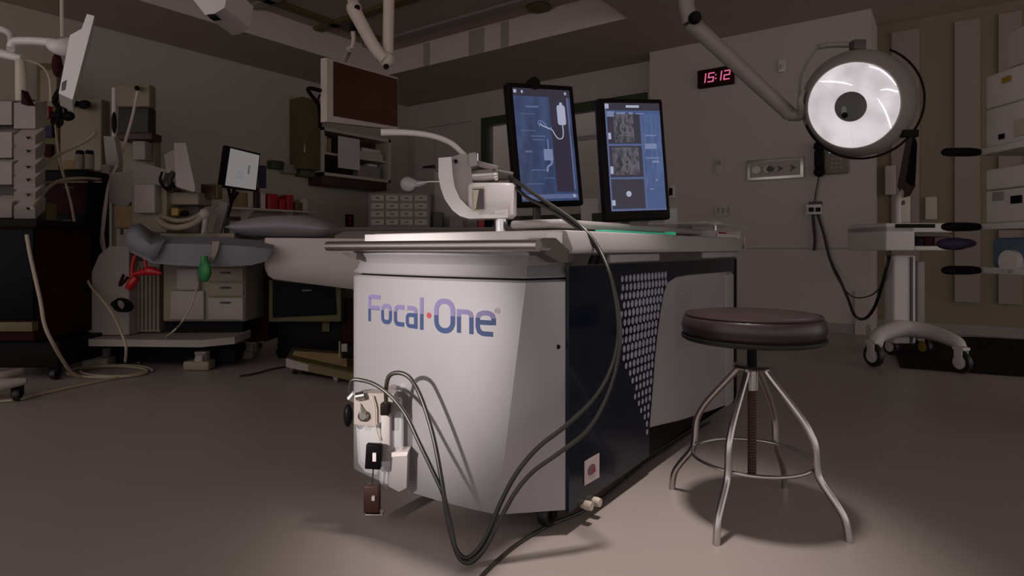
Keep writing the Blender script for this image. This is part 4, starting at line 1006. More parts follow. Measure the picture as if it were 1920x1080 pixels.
for k, (p0, p1, pt, m_, nm, ct2) in enumerate(items):
    y0, y1 = LA(p0, 380, .2).y, LA(p1, 380, .2).y; ztp = max(1.32, LA((p0 + p1) / 2, pt, .2).z)
    q = MB()
    if nm == 'pale jar': q.lathe([(.06, 0), (.07, .02), (.07, ztp - zs - .04), (.04, ztp - zs)], (LW + .16, (y0 + y1) / 2, zs), seg=20)
    else: q.span((LW + .08, y0, zs), (LW + .26, y1, ztp), .008)
    q.build(ct2.replace(' ', '_') if ct2 != 'box' else 'carton', m_, label=nm + ' standing on the long left wall shelf', cat=ct2, group='supplies on the wall shelf')
q = MB(); q.span((LW + .001, LA(500, 335, 0).y, 1.78), (LW + .12, LA(522, 335, 0).y, 1.88), .01); q.build('wall_dispenser', M_gframe, label='dark green holder on the wall above the red bins', cat='dispenser')
q = MB(); q.span((LW + .001, LA(524, 335, 0).y, 1.74), (LW + .10, LA(548, 335, 0).y, 1.86), .01); q.build('wall_dispenser', M_grey, label='grey holder on the wall right of the dark green holder', cat='dispenser')
q = MB(); q.span((LW + .001, LA(552, 335, 0).y, 1.72), (LW + .16, LA(596, 335, 0).y, 1.80), .01); q.build('wall_dispenser', M_olive, label='olive glove holder on the wall under the olive cupboard', cat='dispenser')
ro = thing('red_outlet', 'small dark red emergency outlet on the left wall above the bed', 'outlet', (LW + .01, LA(654, 413, 0).y, LA(654, 425, 0).z))
a, b_ = LA(647, 413, 0), LA(662, 413, 0)
MB().span((LW, a.y, LA(654, 425, 0).z), (LW + .015, b_.y, LA(654, 402, 0).z), .004).build('plate', M_wine, ro)
for f_ in (.3, .7): MB().span((LW + .014, a.y + (b_.y - a.y) * .35, LA(654, 425, 0).z + .17 * f_ - .02), (LW + .018, a.y + (b_.y - a.y) * .65, LA(654, 425, 0).z + .17 * f_ + .02)).build('socket', M_red, ro)

# small drawer organiser on a counter in the far corner
DK = 7.6
bx = thing('parts_organizer', 'grey organizer of small drawers, four across and four down, in the far corner', 'drawer organizer', P(745, 425, DK))
MB().pbox(691, 362, 806, 426, DK, .35, .005).build('frame', M_grey, bx)
for r_ in range(4):
    for c_ in range(4):
        x0 = 696 + c_ * 27; y0 = 366 + r_ * 15
        dr = MB().pbox(x0, y0, x0 + 24, y0 + 11, DK - .02, .02, .004).build('drawer', M_cream, bx)
        MB().pbox(x0 + 9, y0 + 4, x0 + 15, y0 + 6, DK - .035, .02).build('pull', M_dgrey, dr)
co = thing('back_counter', 'grey worktop cabinet run against the far wall behind the console', 'counter', P(860, 640, 7.7))
zc = CZ - (426 - HY) / F * DK
MB().cbox(-2.25, .35, DK - .05, DK + .25, zc - .04, zc, .005).build('worktop', M_grey, co)
MB().cbox(-2.2, .3, DK, DK + .22, 0, zc - .04).build('base', M_wall, co)
for k in range(4):
    MB().cbox(-2.18 + k * .6, -1.62 + k * .6, DK - .015, DK, .14, zc - .08, .004).build('cabinet_door', M_wall, co)
for k, (px0, py0, px1, m_, lb, nm) in enumerate(((812, 398, 830, M_dgrey, 'dark narrow box standing on the back counter', 'box'), (843, 405, 868, M_grey, 'grey box on the back counter behind the probe arm', 'box'), (897, 411, 908, M_red, 'small red box on the back counter under the probe housing', 'box'), (909, 406, 922, M_black, 'black bottle on the back counter beside the red box', 'bottle'), (958, 405, 975, M_brown, 'dark brown box on the back counter behind the left display', 'box'),
        (1090, 372, 1122, M_white2, 'pale box on the back counter between the two displays', 'box'))):
    q = MB()
    if nm == 'bottle': cc = P((px0 + px1) / 2, 420, DK + .1); q.lathe([(.04, 0), (.042, .01), (.042, .09), (.02, .12), (.02, .15)], (cc.x, cc.y, zc), seg=18)
    else: q.cbox((px0 - CX) / F * DK, (px1 - CX) / F * DK, DK + .02, DK + .14, zc, CZ - (py0 - HY) / F * DK, .005)
    q.build('counter_' + nm, m_, label=lb, cat=nm, group='things on the back counter')
q = MB(); q.cbox(-1.0, -.45, DK + .28, DK + .33, zc, zc + .72, .01)
q.build('cabinet_panel', M_wall, label='tall pale panel standing on the back counter left of the probe arm', cat='panel')
M_white = mat('shaded_white_enamel', (158, 144, 138), .5, noise=.04)  # darker copies of the same materials, the left side's shade put into colour
M_white2 = mat('shaded_white_plastic', (150, 137, 131), .55, noise=.05)
M_cream = mat('shaded_cream_plastic', (134, 120, 102), .55, noise=.06)
M_grey = mat('shaded_grey_plastic', (104, 94, 86), .55, noise=.05)
M_dgrey = mat('shaded_dark_grey', (50, 42, 38), .6, noise=.05)
# ------------------------------------------------------------------ operating bed with pillow
DBd = 4.0
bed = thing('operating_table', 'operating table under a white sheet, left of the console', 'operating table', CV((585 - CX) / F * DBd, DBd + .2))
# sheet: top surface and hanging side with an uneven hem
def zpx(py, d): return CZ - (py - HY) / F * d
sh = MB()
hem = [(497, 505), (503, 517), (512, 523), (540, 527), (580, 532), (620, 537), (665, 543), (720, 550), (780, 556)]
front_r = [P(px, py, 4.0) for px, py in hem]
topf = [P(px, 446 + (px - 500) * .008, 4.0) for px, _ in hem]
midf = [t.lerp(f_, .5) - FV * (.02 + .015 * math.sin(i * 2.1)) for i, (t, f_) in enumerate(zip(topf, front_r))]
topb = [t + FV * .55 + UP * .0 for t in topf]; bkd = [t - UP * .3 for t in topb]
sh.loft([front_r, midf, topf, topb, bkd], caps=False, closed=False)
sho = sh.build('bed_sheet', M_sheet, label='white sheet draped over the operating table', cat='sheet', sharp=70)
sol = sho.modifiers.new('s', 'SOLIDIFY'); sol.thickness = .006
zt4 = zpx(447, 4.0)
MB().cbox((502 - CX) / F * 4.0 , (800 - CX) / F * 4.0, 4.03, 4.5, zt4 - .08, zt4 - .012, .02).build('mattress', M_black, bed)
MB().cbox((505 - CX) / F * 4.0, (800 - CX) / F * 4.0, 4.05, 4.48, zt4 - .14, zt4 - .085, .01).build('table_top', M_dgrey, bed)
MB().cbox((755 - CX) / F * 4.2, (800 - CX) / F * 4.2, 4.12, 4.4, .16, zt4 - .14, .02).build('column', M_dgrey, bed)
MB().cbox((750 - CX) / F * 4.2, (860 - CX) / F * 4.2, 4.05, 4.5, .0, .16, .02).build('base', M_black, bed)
# pillow
pw = MB(); cc = P(538, 427, 4.25); n1 = 24
rings = []
Rp = ROT @ Matrix.Rotation(.03, 3, 'Y')
for i in range(n1 + 1):
    t = -1 + 2 * i / n1; hw = .355 * t
    prf = max(.02, (1 - abs(t) ** 3.2)) ** .6
    rg_ = []
    for k in range(20):
        a = 2 * math.pi * k / 20; yy = math.cos(a); zz_ = math.sin(a)
        sy = .22 * (.75 + .25 * prf) * (abs(yy) ** .8) * (1 if yy > 0 else -1); szz = .078 * prf * (abs(zz_) ** 1.0) * (1 if zz_ > 0 else -1) * (1 - .5 * abs(yy) ** 3)
        rg_.append(cc + Rp @ Vector((hw, sy, szz + .010 * math.sin(3 * t + 1))))
    rings.append(rg_)
pw.loft(rings); pw.build('pillow', M_pillow, label='plump grey blue pillow lying on the operating table', cat='pillow', sharp=80)
# arm board with blue drape
ab = MB()
secs = [(243, 432, 470), (262, 436, 480), (285, 442, 492), (330, 443, 496), (380, 444, 498), (430, 446, 498), (470, 449, 496), (500, 452, 488), (512, 455, 474)]
fr, tpf, tpb, bkk = [], [], [], []
for i, (px, yt, yb) in enumerate(secs):
    d_ = 3.85
    fr.append(P(px, yb, d_ + .02)); tpf.append(P(px, yt + 14, d_ - .01)); tpb.append(P(px, yt, d_ + .20)); bkk.append(P(px, yb, d_ + .25))
ab.loft([fr, tpf, tpb, bkk, [p - UP * .005 for p in bkk], [p - UP * .005 for p in fr], fr], caps=False, closed=False)
ab.build('arm_board', M_blue, label='blue draped arm board left of the pillow', cat='arm board', sharp=70)
ast = MB(); ast.prism([P(398, 453, 3.82), P(412, 452, 3.82), P(408, 470, 3.82), P(398, 494, 3.82), P(388, 496, 3.82), P(397, 474, 3.82)], FV * .02)
ast.build('arm_strap', M_cream, label='cream strap across the blue draped arm board', cat='strap')
dpk = MB()
dpk.loft([[P(245, 425, 3.95), P(262, 420, 3.97), P(285, 436, 4.0), P(300, 440, 4.0)], [P(240, 440, 3.83), P(258, 442, 3.82), P(284, 460, 3.8), P(310, 452, 3.82)], [P(236, 462, 3.84), P(252, 470, 3.83), P(275, 478, 3.82), P(290, 490, 3.84)]], caps=False, closed=False)
o = dpk.build('crumpled_drape', M_blue, label='crumpled pale blue drape at the left end of the arm board', cat='drape', sharp=80)
o.modifiers.new('s', 'SOLIDIFY').thickness = .008

# black video cabinet under the table with cream frame
vb = thing('black_cabinet', 'black fronted cabinet with a cream frame under the white sheet', 'cabinet', CV((570 - CX) / F * 4.35, 4.4))
MB().pbox(503, 524, 640, 604, 4.30, .45, .01).build('frame', M_olive, vb)
MB().slab(P(511, 596, 4.292), P(631, 590, 4.292), P(628, 538, 4.292), P(511, 526, 4.292), .01).build('dark_door', M_blackg, vb)
MB().pbox(566, 543, 584, 546, 4.285, .01).build('handle', M_grey, vb)
MB().pbox(520, 604, 670, 672, 4.45, .3, .01).build('plinth', M_black, vb)
MB().pbox(604, 604, 618, 622, 4.43, .03, .004).build('buckle', M_olive, vb)
for px in (528, 650):
    q = CV((px - CX) / F * 4.5, 4.5); caster('caster', vb, q.x, q.y, .04, .03, .09, M_rubber, M_black)
MB().pbox(455, 500, 503, 640, 4.42, .3, .01).build('dark_side_unit', M_wine, label='dark red unit between the anaesthesia machine and the black cabinet', cat='cabinet')
MB().pbox(641, 560, 700, 664, 4.38, .06, .01).build('storage_box', M_wine, label='dark red box right of the black fronted cabinet', cat='box')

# low trolley
lt = thing('low_trolley', 'low flat olive trolley on small castors beside the console', 'trolley', P(610, 700, 3.85) * 1.0)
lt.location.z = 0
p = [PZ(535, 690, .135), PZ(668, 735, .135)]
MB().prism([P(536, 672, 3.85), P(668, 700, 3.55), P(720, 712, 3.45), P(720, 690, 3.9), P(668, 660, 4.3), P(548, 652, 4.3)], (0, 0, -.05)).build('deck', M_olive, lt)
MB().slab(P(536, 688, 3.84), P(578, 697, 3.74), P(578, 684, 3.74), P(536, 672, 3.84), .02).build('label_strip', M_white2, lt)
MB().slab(P(578, 697, 3.735), P(668, 716, 3.54), P(668, 702, 3.54), P(578, 684, 3.735), .02).build('front_edge', M_olive, lt)
MB().slab(P(545, 672, 3.95), P(650, 684, 3.75), P(650, 664, 3.9), P(552, 658, 4.05), .03).build('pad', M_tan, lt)
MB().slab(P(565, 706, 3.9), P(700, 738, 3.6), P(700, 714, 3.6), P(565, 690, 3.9), .02).build('under_skirt', M_black, lt)
for px, py in ((553, 701), (632, 716), (560, 690), (700, 730)):
    q = PZ(px, py, 0); caster('caster', lt, q.x, q.y, .03, .022, .07, M_rubber if px != 632 else M_white2, M_white2, rz=TH)
sb = thing('battery_box', 'small black and white box standing on the low trolley', 'box', P(655, 672, 3.7))
MB().pbox(640, 648, 668, 672, 3.70, .12, .006).build('case', M_black, sb)
MB().pbox(640, 645, 651, 660, 3.69, .02, .003).build('white_face', M_white2, sb)
MB().cyl(P(637, 673, 3.7), P(637, 640, 3.7), .006).build('post', M_cream, sb)

# ------------------------------------------------------------------ anaesthesia machine
AD = 4.05
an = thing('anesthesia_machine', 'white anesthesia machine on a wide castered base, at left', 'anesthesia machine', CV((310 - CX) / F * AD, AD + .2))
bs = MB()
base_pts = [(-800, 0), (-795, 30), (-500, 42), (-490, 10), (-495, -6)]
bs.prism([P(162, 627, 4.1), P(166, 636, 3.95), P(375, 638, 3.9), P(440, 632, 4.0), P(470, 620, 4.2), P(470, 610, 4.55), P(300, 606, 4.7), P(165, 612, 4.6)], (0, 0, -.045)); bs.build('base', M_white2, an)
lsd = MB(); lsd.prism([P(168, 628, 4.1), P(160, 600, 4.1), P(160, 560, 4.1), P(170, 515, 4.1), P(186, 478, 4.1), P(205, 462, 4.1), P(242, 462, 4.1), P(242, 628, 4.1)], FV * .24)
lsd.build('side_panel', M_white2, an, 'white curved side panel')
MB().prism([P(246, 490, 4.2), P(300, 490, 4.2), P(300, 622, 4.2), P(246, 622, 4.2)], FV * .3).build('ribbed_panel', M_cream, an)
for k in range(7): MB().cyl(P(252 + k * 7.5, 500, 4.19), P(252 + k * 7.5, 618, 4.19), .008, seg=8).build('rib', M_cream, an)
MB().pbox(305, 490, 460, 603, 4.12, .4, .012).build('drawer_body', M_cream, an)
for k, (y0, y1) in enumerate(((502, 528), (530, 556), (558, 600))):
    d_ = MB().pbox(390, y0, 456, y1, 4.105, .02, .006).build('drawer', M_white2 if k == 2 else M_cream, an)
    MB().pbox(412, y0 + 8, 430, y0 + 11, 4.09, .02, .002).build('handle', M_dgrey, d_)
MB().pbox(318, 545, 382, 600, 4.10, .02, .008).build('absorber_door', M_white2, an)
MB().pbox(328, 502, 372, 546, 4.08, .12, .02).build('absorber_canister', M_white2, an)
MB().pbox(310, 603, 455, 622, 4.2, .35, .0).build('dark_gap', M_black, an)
MB().prism([P(168, 655, 4.25), P(440, 655, 4.1), P(462, 640, 4.5), P(200, 632, 4.6)], (0, 0, -.085)).build('under_base_shadow', M_black, an)  # black block painting the shadow on the floor beneath the base
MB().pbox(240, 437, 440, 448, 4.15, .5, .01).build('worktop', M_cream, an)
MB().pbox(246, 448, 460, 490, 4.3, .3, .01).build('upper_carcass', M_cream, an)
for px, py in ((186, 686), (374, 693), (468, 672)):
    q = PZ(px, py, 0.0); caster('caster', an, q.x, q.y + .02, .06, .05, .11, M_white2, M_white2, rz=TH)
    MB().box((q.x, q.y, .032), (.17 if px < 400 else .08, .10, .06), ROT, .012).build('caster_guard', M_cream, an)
# upper tower
MB().pbox(246, 352, 312, 437, 4.3, .25, .01).build('vaporizer_tower', M_cream, an)
MB().pbox(250, 345, 290, 400, 4.22, .08, .01).build('vaporizer', M_white2, an)
MB().pbox(213, 385, 252, 428, 4.35, .15, .01).build('tan_module', M_tan, an)
MB().pbox(300, 360, 372, 384, 4.35, .2, .01).build('monitor_shelf', M_cream, an)
MB().pbox(300, 384, 372, 437, 4.5, .1, .01).build('rear_plate', M_grey, an)
MB().pbox(376, 345, 408, 372, 4.45, .08, .006).build('small_screen_frame', M_olive, an)
MB().pbox(379, 348, 403, 369, 4.44, .02, .002).build('small_screen', M_brown, an)
MB().pbox(320, 390, 334, 405, 4.3, .1, .008).build('yellow_knob', M_yellow, an)
MB().sphere(P(346, 400, 4.3), .035, (1.4, .7, .6)).build('black_mask', M_black, an)
hs3 = MB(); hs3.tube([P(298, 412, 4.15), P(310, 423, 4.1), P(335, 427, 4.08), P(362, 420, 4.1), P(378, 408, 4.12), P(384, 398, 4.15)], .022, 12)
hs3.tube([P(308, 408, 4.2), P(330, 414, 4.18), P(355, 412, 4.18), P(376, 402, 4.18)], .018, 12)
hs3.build('breathing_hose', M_cream, an, 'cream corrugated breathing hose')
MB().sphere(P(384, 402, 4.12), .038, (1, 1, 1.1)).tube([P(386, 408, 4.12), P(384, 425, 4.1), P(382, 440, 4.05)], .018, 10).build('flow_sensor', M_white, an)
MB().prism([P(398, 440, 4.2), P(412, 378, 4.25), P(428, 380, 4.25), P(412, 440, 4.2)], FV * .03).build('slanted_panel', M_grey, an)
# white patient monitor seen from the side
pm = thing('patient_monitor', 'white patient monitor seen from its side, on the anesthesia machine', 'monitor', P(345, 372, 4.2))
MB().prism([P(326, 268, 4.2), P(348, 268, 4.2), P(366, 352, 4.2), P(364, 360, 4.2), P(330, 350, 4.2)], RAY(340) * .3).build('body', M_white, pm)
MB().prism([P(308, 290, 4.3), P(326, 280, 4.3), P(334, 322, 4.3), P(312, 325, 4.3)], FV * .15).build('rear_housing', M_white2, pm)
MB().tube([P(326, 322, 4.3), P(318, 340, 4.3), P(325, 360, 4.3)], .02, 8).build('stem', M_dgrey, pm)
for pts in ([(300, 330), (306, 350), (318, 356), (322, 345), (330, 352)], [(304, 322), (300, 340), (312, 352), (326, 342)]):
    MB().tube([P(x, y, 4.2) for x, y in pts], .008, 8).build('lead', M_black, pm)
# boxed rack behind the machine
rk = thing('wall_rail_rack', 'olive framed monitor rack on the wall above the anesthesia machine', 'rack', P(240, 300, 5.0))
MB().pbox(218, 158, 280, 200, 5.2, .1, .01).build('upper_box', M_cream, rk)
MB().pbox(221, 200, 278, 252, 5.25, .12, .01).build('dark_screen', M_dgrey, rk)
MB().pbox(218, 248, 285, 262, 5.15, .15, .01).build('tray', M_brown, rk)
MB().pbox(248, 264, 272, 300, 5.15, .1, .01).build('paper_box', M_white2, rk)
MB().pbox(214, 262, 290, 352, 5.3, .1, .01).build('back_plate', M_cream, rk)
MB().pbox(222, 158, 226, 440, 5.4, .04).build('post', M_grey, rk)
MB().cyl(P(257, 165, 5.18), P(257, 165, 5.1), .02).build('dark_knob', M_black, rk)
ivp = thing('drip_stand', 'slim pale drip stand with a dark handset, left of the anesthesia machine', 'drip stand', CV((212 - CX) / F * 4.75, 4.75))
MB().tube([CV((214 - CX) / F * 4.75, 4.75, .03), P(214, 165, 4.75)], .016, 10, smooth=False).build('pole', M_band, ivp)
bsx = CV((214 - CX) / F * 4.75, 4.75, .03)
fb_ = MB()
for k in range(5): fb_.tube([bsx, bsx + Vector((.13 * math.cos(k * 1.256), .13 * math.sin(k * 1.256), 0))], .015, 8, smooth=False)
fb_.build('foot_base', M_band, ivp)
MB().sphere(P(214, 230, 4.7), .035, (.6, .5, 2.4)).build('handset', M_black, ivp)
MB().prism([P(194, 255, 4.65), P(214, 256, 4.65), P(222, 300, 4.65), P(218, 345, 4.65), P(206, 362, 4.65), P(198, 300, 4.65)], FV * .06).build('fluid_bag', M_white2, ivp)
MB().pbox(188, 308, 204, 365, 4.6, .08, .012).build('infusion_pump', M_white2, ivp)
MB().tube([P(258, 172, 5.05), P(248, 220, 5.0), P(236, 262, 4.9), P(224, 300, 4.7), P(206, 340, 4.55), P(198, 380, 4.5), P(192, 430, 4.5), P(196, 470, 4.4)], .011, 8).build('line', M_band, ivp)
MB().tube([P(202, 365, 4.55), P(197, 395, 4.5), P(193, 430, 4.5), P(191, 455, 4.45), P(200, 480, 4.35)], .012, 8).build('line', M_band, ivp)

# red hoses and black coil hanging on machine
rh = thing('red_hose_set', 'bright red looped hoses hanging at the anesthesia machine', 'hose', P(265, 540, 3.98))
MB().tube([P(247, 535, 3.98), P(248, 500, 3.98), P(254, 480, 3.98), P(263, 475, 3.98), P(271, 483, 3.98), P(275, 512, 3.98)], .011, 10).build('loop', M_red, rh)
MB().tube([P(250, 514, 3.96), P(265, 511, 3.96), P(280, 508, 3.96), P(292, 510, 3.96), P(303, 513, 3.96)], [.012, .02, .03, .022, .008], 10).build('wide_hose', M_red, rh)
MB().tube([P(256, 520, 3.95), P(248, 530, 3.95), P(240, 542, 3.95)], [.02, .028, .018], 10).build('lower_hose', M_red, rh)
MB().tube([P(240, 520, 3.98), P(225, 535, 3.98), P(232, 515, 3.98)], .01, 8).build('dark_hose', M_wine, rh)
bc = MB()
for k in range(4): bc.ring(P(224 + k * 3, 572, 3.98), FV + UP * .2 * k, .038 + .004 * k, .007, seg=24)
bc.sphere(P(214, 570, 3.97), .02); bc.build('coiled_lead', M_black, label='black coiled lead hanging on the white machine side', cat='cable')
gb = MB(); gb.sphere(P(384, 508, 3.78), .058, (1, .5, 1.2)); gb.cyl(P(384, 498, 3.78), P(383, 480, 3.78), .022)
gb.build('breathing_bag', M_green, label='green breathing bag hanging below the arm board', cat='breathing bag')
mb = MB(); mb.tube([P(372, 528, 3.95), P(366, 552, 3.97), P(358, 575, 3.97), P(340, 605, 3.95), P(320, 625, 3.85), PZ(280, 655, .01), PZ(260, 680, .01)], .006, 8)
mb.build('cord', M_tcable, label='thin pale cord running from the green bag down to the floor', cat='cord', group='pale cords at the left')

# arm-mounted display with white page
dm = thing('arm_display', 'black framed display showing a white page, above the operating table', 'monitor', P(452, 300, 4.6))
tl, tr_, br, bl_ = P(425, 273, 4.6), P(488, 288, 4.85), P(482, 360, 4.85), P(414, 352, 4.6)
MB().slab(bl_, br, tr_, tl, .05).build('housing', M_black, dm)
nn = (br - bl_).cross(tl - bl_).normalized()
def bl3(u, v, off=0): return (bl_ * (1 - u) + br * u) * (1 - v) + (tl * (1 - u) + tr_ * u) * v + nn * off
MB().slab(bl3(.10, .07, .003), bl3(.95, .05, .003), bl3(.97, .95, .003), bl3(.11, .96, .003), .002).build('screen', emat('page_white', (118, 112, 112), 1.0), dm)
MB().slab(bl3(.66, .42, .005), bl3(.72, .42, .005), bl3(.73, .64, .005), bl3(.67, .64, .005), .001).build('dark_column', emat('page_dark', (80, 76, 82), 1.0), dm)
pg = MB()
for k in range(4): pg.slab(bl3(.36, .28 + k * .05, .005), bl3(.55, .28 + k * .05, .005), bl3(.55, .295 + k * .05, .005), bl3(.36, .295 + k * .05, .005), .001)
pg.build('text_lines', emat('page_text', (98, 94, 98), 1.0), dm)
MB().tube([P(440, 352, 4.75), P(432, 385, 4.75), P(425, 410, 4.75)], .014, 8).tube([P(428, 352, 4.75), P(434, 378, 4.75)], .012, 8).tube([P(446, 360, 4.75), P(432, 382, 4.75)], .012, 8).build('stand', M_black, dm)
MB().tube([P(425, 408, 4.75), CV((425 - CX) / F * 4.75, 4.75, .02)], .02, 10, smooth=False).build('pole', M_dgrey, dm)
pft = CV((425 - CX) / F * 4.75, 4.75, .02)
MB().box(pft, (.4, .4, .04), ROT, .015).build('foot', M_black, dm)
MB().pbox(484, 310, 495, 352, 4.95, .05, .006).build('navy_file', M_purple, dm)

# ------------------------------------------------------------------ far left supply cart with tilt bins
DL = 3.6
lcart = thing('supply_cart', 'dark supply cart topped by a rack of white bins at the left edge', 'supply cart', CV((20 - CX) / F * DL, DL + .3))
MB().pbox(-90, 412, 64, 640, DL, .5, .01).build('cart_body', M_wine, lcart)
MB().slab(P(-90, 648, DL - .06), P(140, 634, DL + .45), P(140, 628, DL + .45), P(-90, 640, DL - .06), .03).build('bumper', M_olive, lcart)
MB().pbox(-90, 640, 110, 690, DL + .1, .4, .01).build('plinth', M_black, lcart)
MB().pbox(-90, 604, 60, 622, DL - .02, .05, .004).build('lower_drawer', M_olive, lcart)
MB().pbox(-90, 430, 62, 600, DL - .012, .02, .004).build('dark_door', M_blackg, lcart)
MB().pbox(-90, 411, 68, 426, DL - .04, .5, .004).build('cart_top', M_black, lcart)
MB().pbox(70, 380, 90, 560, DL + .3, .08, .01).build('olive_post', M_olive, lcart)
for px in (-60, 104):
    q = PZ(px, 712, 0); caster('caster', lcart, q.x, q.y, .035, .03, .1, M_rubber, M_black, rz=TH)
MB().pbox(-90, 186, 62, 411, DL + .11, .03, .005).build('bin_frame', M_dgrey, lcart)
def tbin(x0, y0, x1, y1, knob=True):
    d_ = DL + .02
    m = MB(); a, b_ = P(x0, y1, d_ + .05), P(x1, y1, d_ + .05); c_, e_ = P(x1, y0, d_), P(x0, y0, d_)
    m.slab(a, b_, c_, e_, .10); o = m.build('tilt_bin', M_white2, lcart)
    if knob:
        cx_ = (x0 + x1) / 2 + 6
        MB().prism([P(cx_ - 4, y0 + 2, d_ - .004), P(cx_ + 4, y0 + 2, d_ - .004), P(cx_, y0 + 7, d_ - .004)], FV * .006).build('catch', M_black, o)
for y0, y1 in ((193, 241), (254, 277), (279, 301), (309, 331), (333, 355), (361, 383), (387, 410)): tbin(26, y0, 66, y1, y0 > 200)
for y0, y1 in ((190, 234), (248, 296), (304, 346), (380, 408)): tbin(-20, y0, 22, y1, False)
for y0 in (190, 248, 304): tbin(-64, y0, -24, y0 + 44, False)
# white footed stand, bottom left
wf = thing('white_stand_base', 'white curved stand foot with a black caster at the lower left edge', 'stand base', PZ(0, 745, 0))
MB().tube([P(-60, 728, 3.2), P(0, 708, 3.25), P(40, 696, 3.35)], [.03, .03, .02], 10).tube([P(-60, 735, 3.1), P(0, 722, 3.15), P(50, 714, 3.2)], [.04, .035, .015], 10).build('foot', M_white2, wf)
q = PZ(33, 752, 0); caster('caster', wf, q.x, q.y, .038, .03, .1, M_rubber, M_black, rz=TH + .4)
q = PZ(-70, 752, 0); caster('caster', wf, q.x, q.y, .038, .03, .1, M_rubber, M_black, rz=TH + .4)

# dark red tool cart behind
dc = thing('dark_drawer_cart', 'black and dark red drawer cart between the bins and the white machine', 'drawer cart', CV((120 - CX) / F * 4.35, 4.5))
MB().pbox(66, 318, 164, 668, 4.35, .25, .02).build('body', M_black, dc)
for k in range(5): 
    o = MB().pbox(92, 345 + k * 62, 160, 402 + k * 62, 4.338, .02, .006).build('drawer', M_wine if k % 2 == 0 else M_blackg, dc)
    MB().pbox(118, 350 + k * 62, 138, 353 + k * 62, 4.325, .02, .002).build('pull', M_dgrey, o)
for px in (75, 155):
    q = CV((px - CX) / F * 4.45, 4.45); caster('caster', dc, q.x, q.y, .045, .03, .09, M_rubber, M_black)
for k, px in enumerate((150, 168)):
    j = thing('specimen_jar', ['pale jar with a black lid on the dark drawer cart, left one', 'pale jar with a black lid on the dark drawer cart, right one'][k], 'jar', P(px, 318, 4.45), 'black lidded jars')
    zb_ = P(px, 318, 4.45); zt_ = P(px, 290, 4.45).z
    MB().lathe([(.028, zb_.z), (.03, zb_.z + .01), (.03, zt_)], (zb_.x, zb_.y, 0), seg=18).build('body', M_cream, j)
    MB().lathe([(.026, zt_), (.028, zt_ + .01), (.024, zt_ + .03)], (zb_.x, zb_.y, 0), seg=18).build('lid', M_black, j)
tb_ = MB(); tb_.pbox(118, 300, 152, 318, 4.5, .15, .01); tb_.build('tan_tray', M_tan, label='tan box on the dark drawer cart behind the jars', cat='box')
# wall gas rail panel
wp = thing('wall_service_panel', 'pale vertical wall panel with one red and two dark modules', 'wall panel', P(88, 320, 5.5))
MB().pbox(68, 118, 110, 325, 5.5, .08, .01).build('panel', M_olive, wp)
MB().pbox(74, 130, 106, 200, 5.48, .03, .01).build('upper_plate', M_cream, wp)
MB().pbox(79, 199, 91, 221, 5.46, .05, .004).build('module', M_red, wp)
MB().pbox(81, 235, 97, 257, 5.46, .05, .004).build('module', M_purple, wp)
MB().pbox(82, 270, 96, 294, 5.46, .05, .004).build('module', M_wine, wp)
bp = MB(); bp.pbox(112, 185, 190, 320, 5.35, .12, .01); bp.build('wall_board', M_cream, label='cream backing board on the wall behind the jars', cat='board')
for k, (px, py, sx_, lb) in enumerate(((158, 196, 1.8, 'large dark clamp on the cream backing board'), (128, 218, 1.5, 'smaller dark clamp below the edge-on white display'))):
    q = MB(); q.sphere(P(px, py, 5.28 if k == 0 else 4.9), .05, (sx_, .8, .75)); q.box(P(px - 22, py - 2, 5.3 if k == 0 else 4.9), (.09, .06, .05), ROT, .01)
    q.build('dark_clamp', M_black, label=lb, cat='clamp', group='dark clamps at upper left')
hk_ = MB()
hk_.tube([P(112, 168, 4.9), P(102, 190, 4.9), P(112, 205, 4.9), P(108, 225, 4.9), P(104, 235, 4.9)], .02, 8); hk_.ring(P(115, 208, 4.9), FV, .035, .012, seg=20); hk_.ring(P(107, 228, 4.9), FV, .04, .012, seg=20)
hk_.build('hook_chain', M_black, label='dark hooked bracket chain hanging under the white display', cat='bracket')

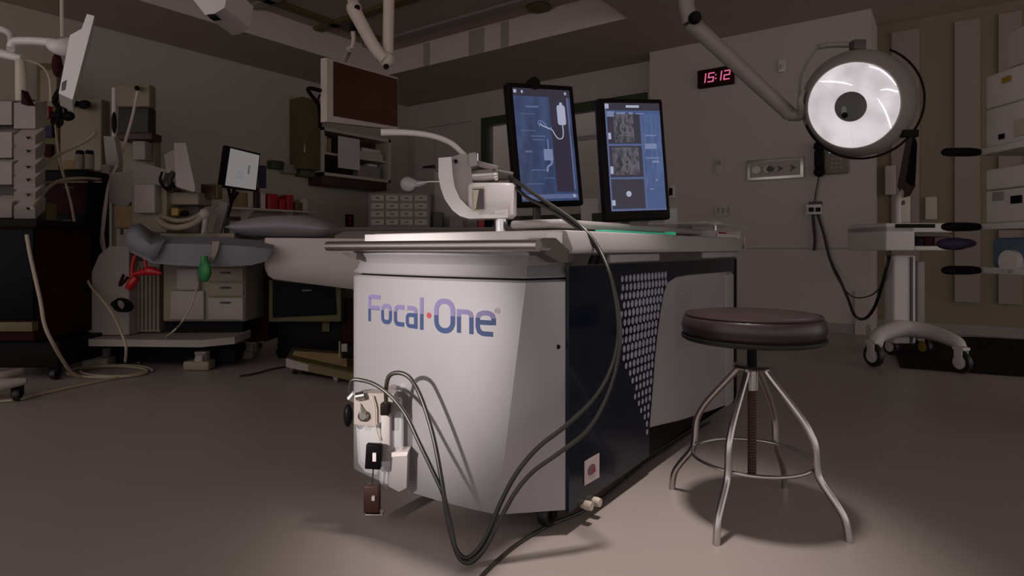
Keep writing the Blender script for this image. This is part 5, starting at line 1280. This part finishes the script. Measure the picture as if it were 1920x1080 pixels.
# pale cables on the left
def lc_(label, pts, r, m=M_tcable): 
    mb = MB(); mb.tube([P(*p) for p in pts], r, 8); return mb.build('cord', m, label=label, cat='cord', group='pale cords at the left')
lc_('thick pale cable falling from the bin cart to the floor', [(50, 440, 3.5), (56, 475, 3.5), (66, 520, 3.5), (76, 565, 3.48), (84, 610, 3.47), (100, 645, 3.5), (118, 676, 3.6), (133, 697, 3.7), (150, 707, 3.76)], .010)
lc_('thin pale cable from the wall over the dark drawer cart to the machine', [(104, 235, 4.8), (112, 300, 4.3), (124, 345, 4.28), (134, 385, 4.28), (142, 430, 4.25), (152, 480, 4.2), (166, 530, 4.05), (190, 560, 3.98), (212, 590, 3.95), (226, 620, 3.85), (236, 650, 3.8), (235, 678, 3.85)], .008)
lc_('pale cable sweeping across the jars', [(180, 248, 4.3), (165, 262, 4.3), (140, 275, 4.3), (110, 290, 4.25), (80, 310, 4.0), (68, 325, 3.8)], .012)
lc_('pale cable curving from the bins to the infusion pump', [(60, 390, 3.52), (75, 370, 3.7), (92, 350, 3.9), (115, 338, 4.1), (150, 334, 4.25), (188, 336, 4.5)], .011)
lc_('lower pale cable running level behind the curving one', [(70, 343, 3.9), (100, 342, 4.1), (140, 341, 4.25), (190, 341, 4.5)], .008)
mb = MB(); pts = []
for k in range(40):
    t = k / 39 * 4 * math.pi; rx = 78 - 18 * (k / 39); pts.append(PZ(190 + k * .9 + rx * math.cos(t), 698 + 10 * math.sin(t) - .1 * k, .012))
mb.tube([PZ(0, 752, .01), PZ(40, 748, .01), PZ(90, 735, .01)] + pts, .008, 6, 4)
mb.build('cord', M_tcable, label='tan cord lying in loose loops on the floor before the white machine', cat='cord', group='pale cords at the left')
fcable('dark cord on the floor leading to the low trolley', [(450, 705), (480, 700), (510, 692), (545, 686)], .006, M_dgrey, z=.008)
cloth = MB(); cloth.prism([P(205, 325, 4.5), P(246, 320, 4.5), P(252, 372, 4.5), P(236, 388, 4.5), P(206, 380, 4.5)], FV * .05); cloth.build('hanging_cloth', M_white2, label='white folded cloth hanging beside the infusion pump', cat='cloth')
o = MB(); o.prism([P(244, 300, 4.4), P(312, 318, 4.4), P(300, 352, 4.4), P(250, 352, 4.4)], FV * .05); o.build('white_pack', M_white2, label='white soft pack lying on the machine tower', cat='pack')
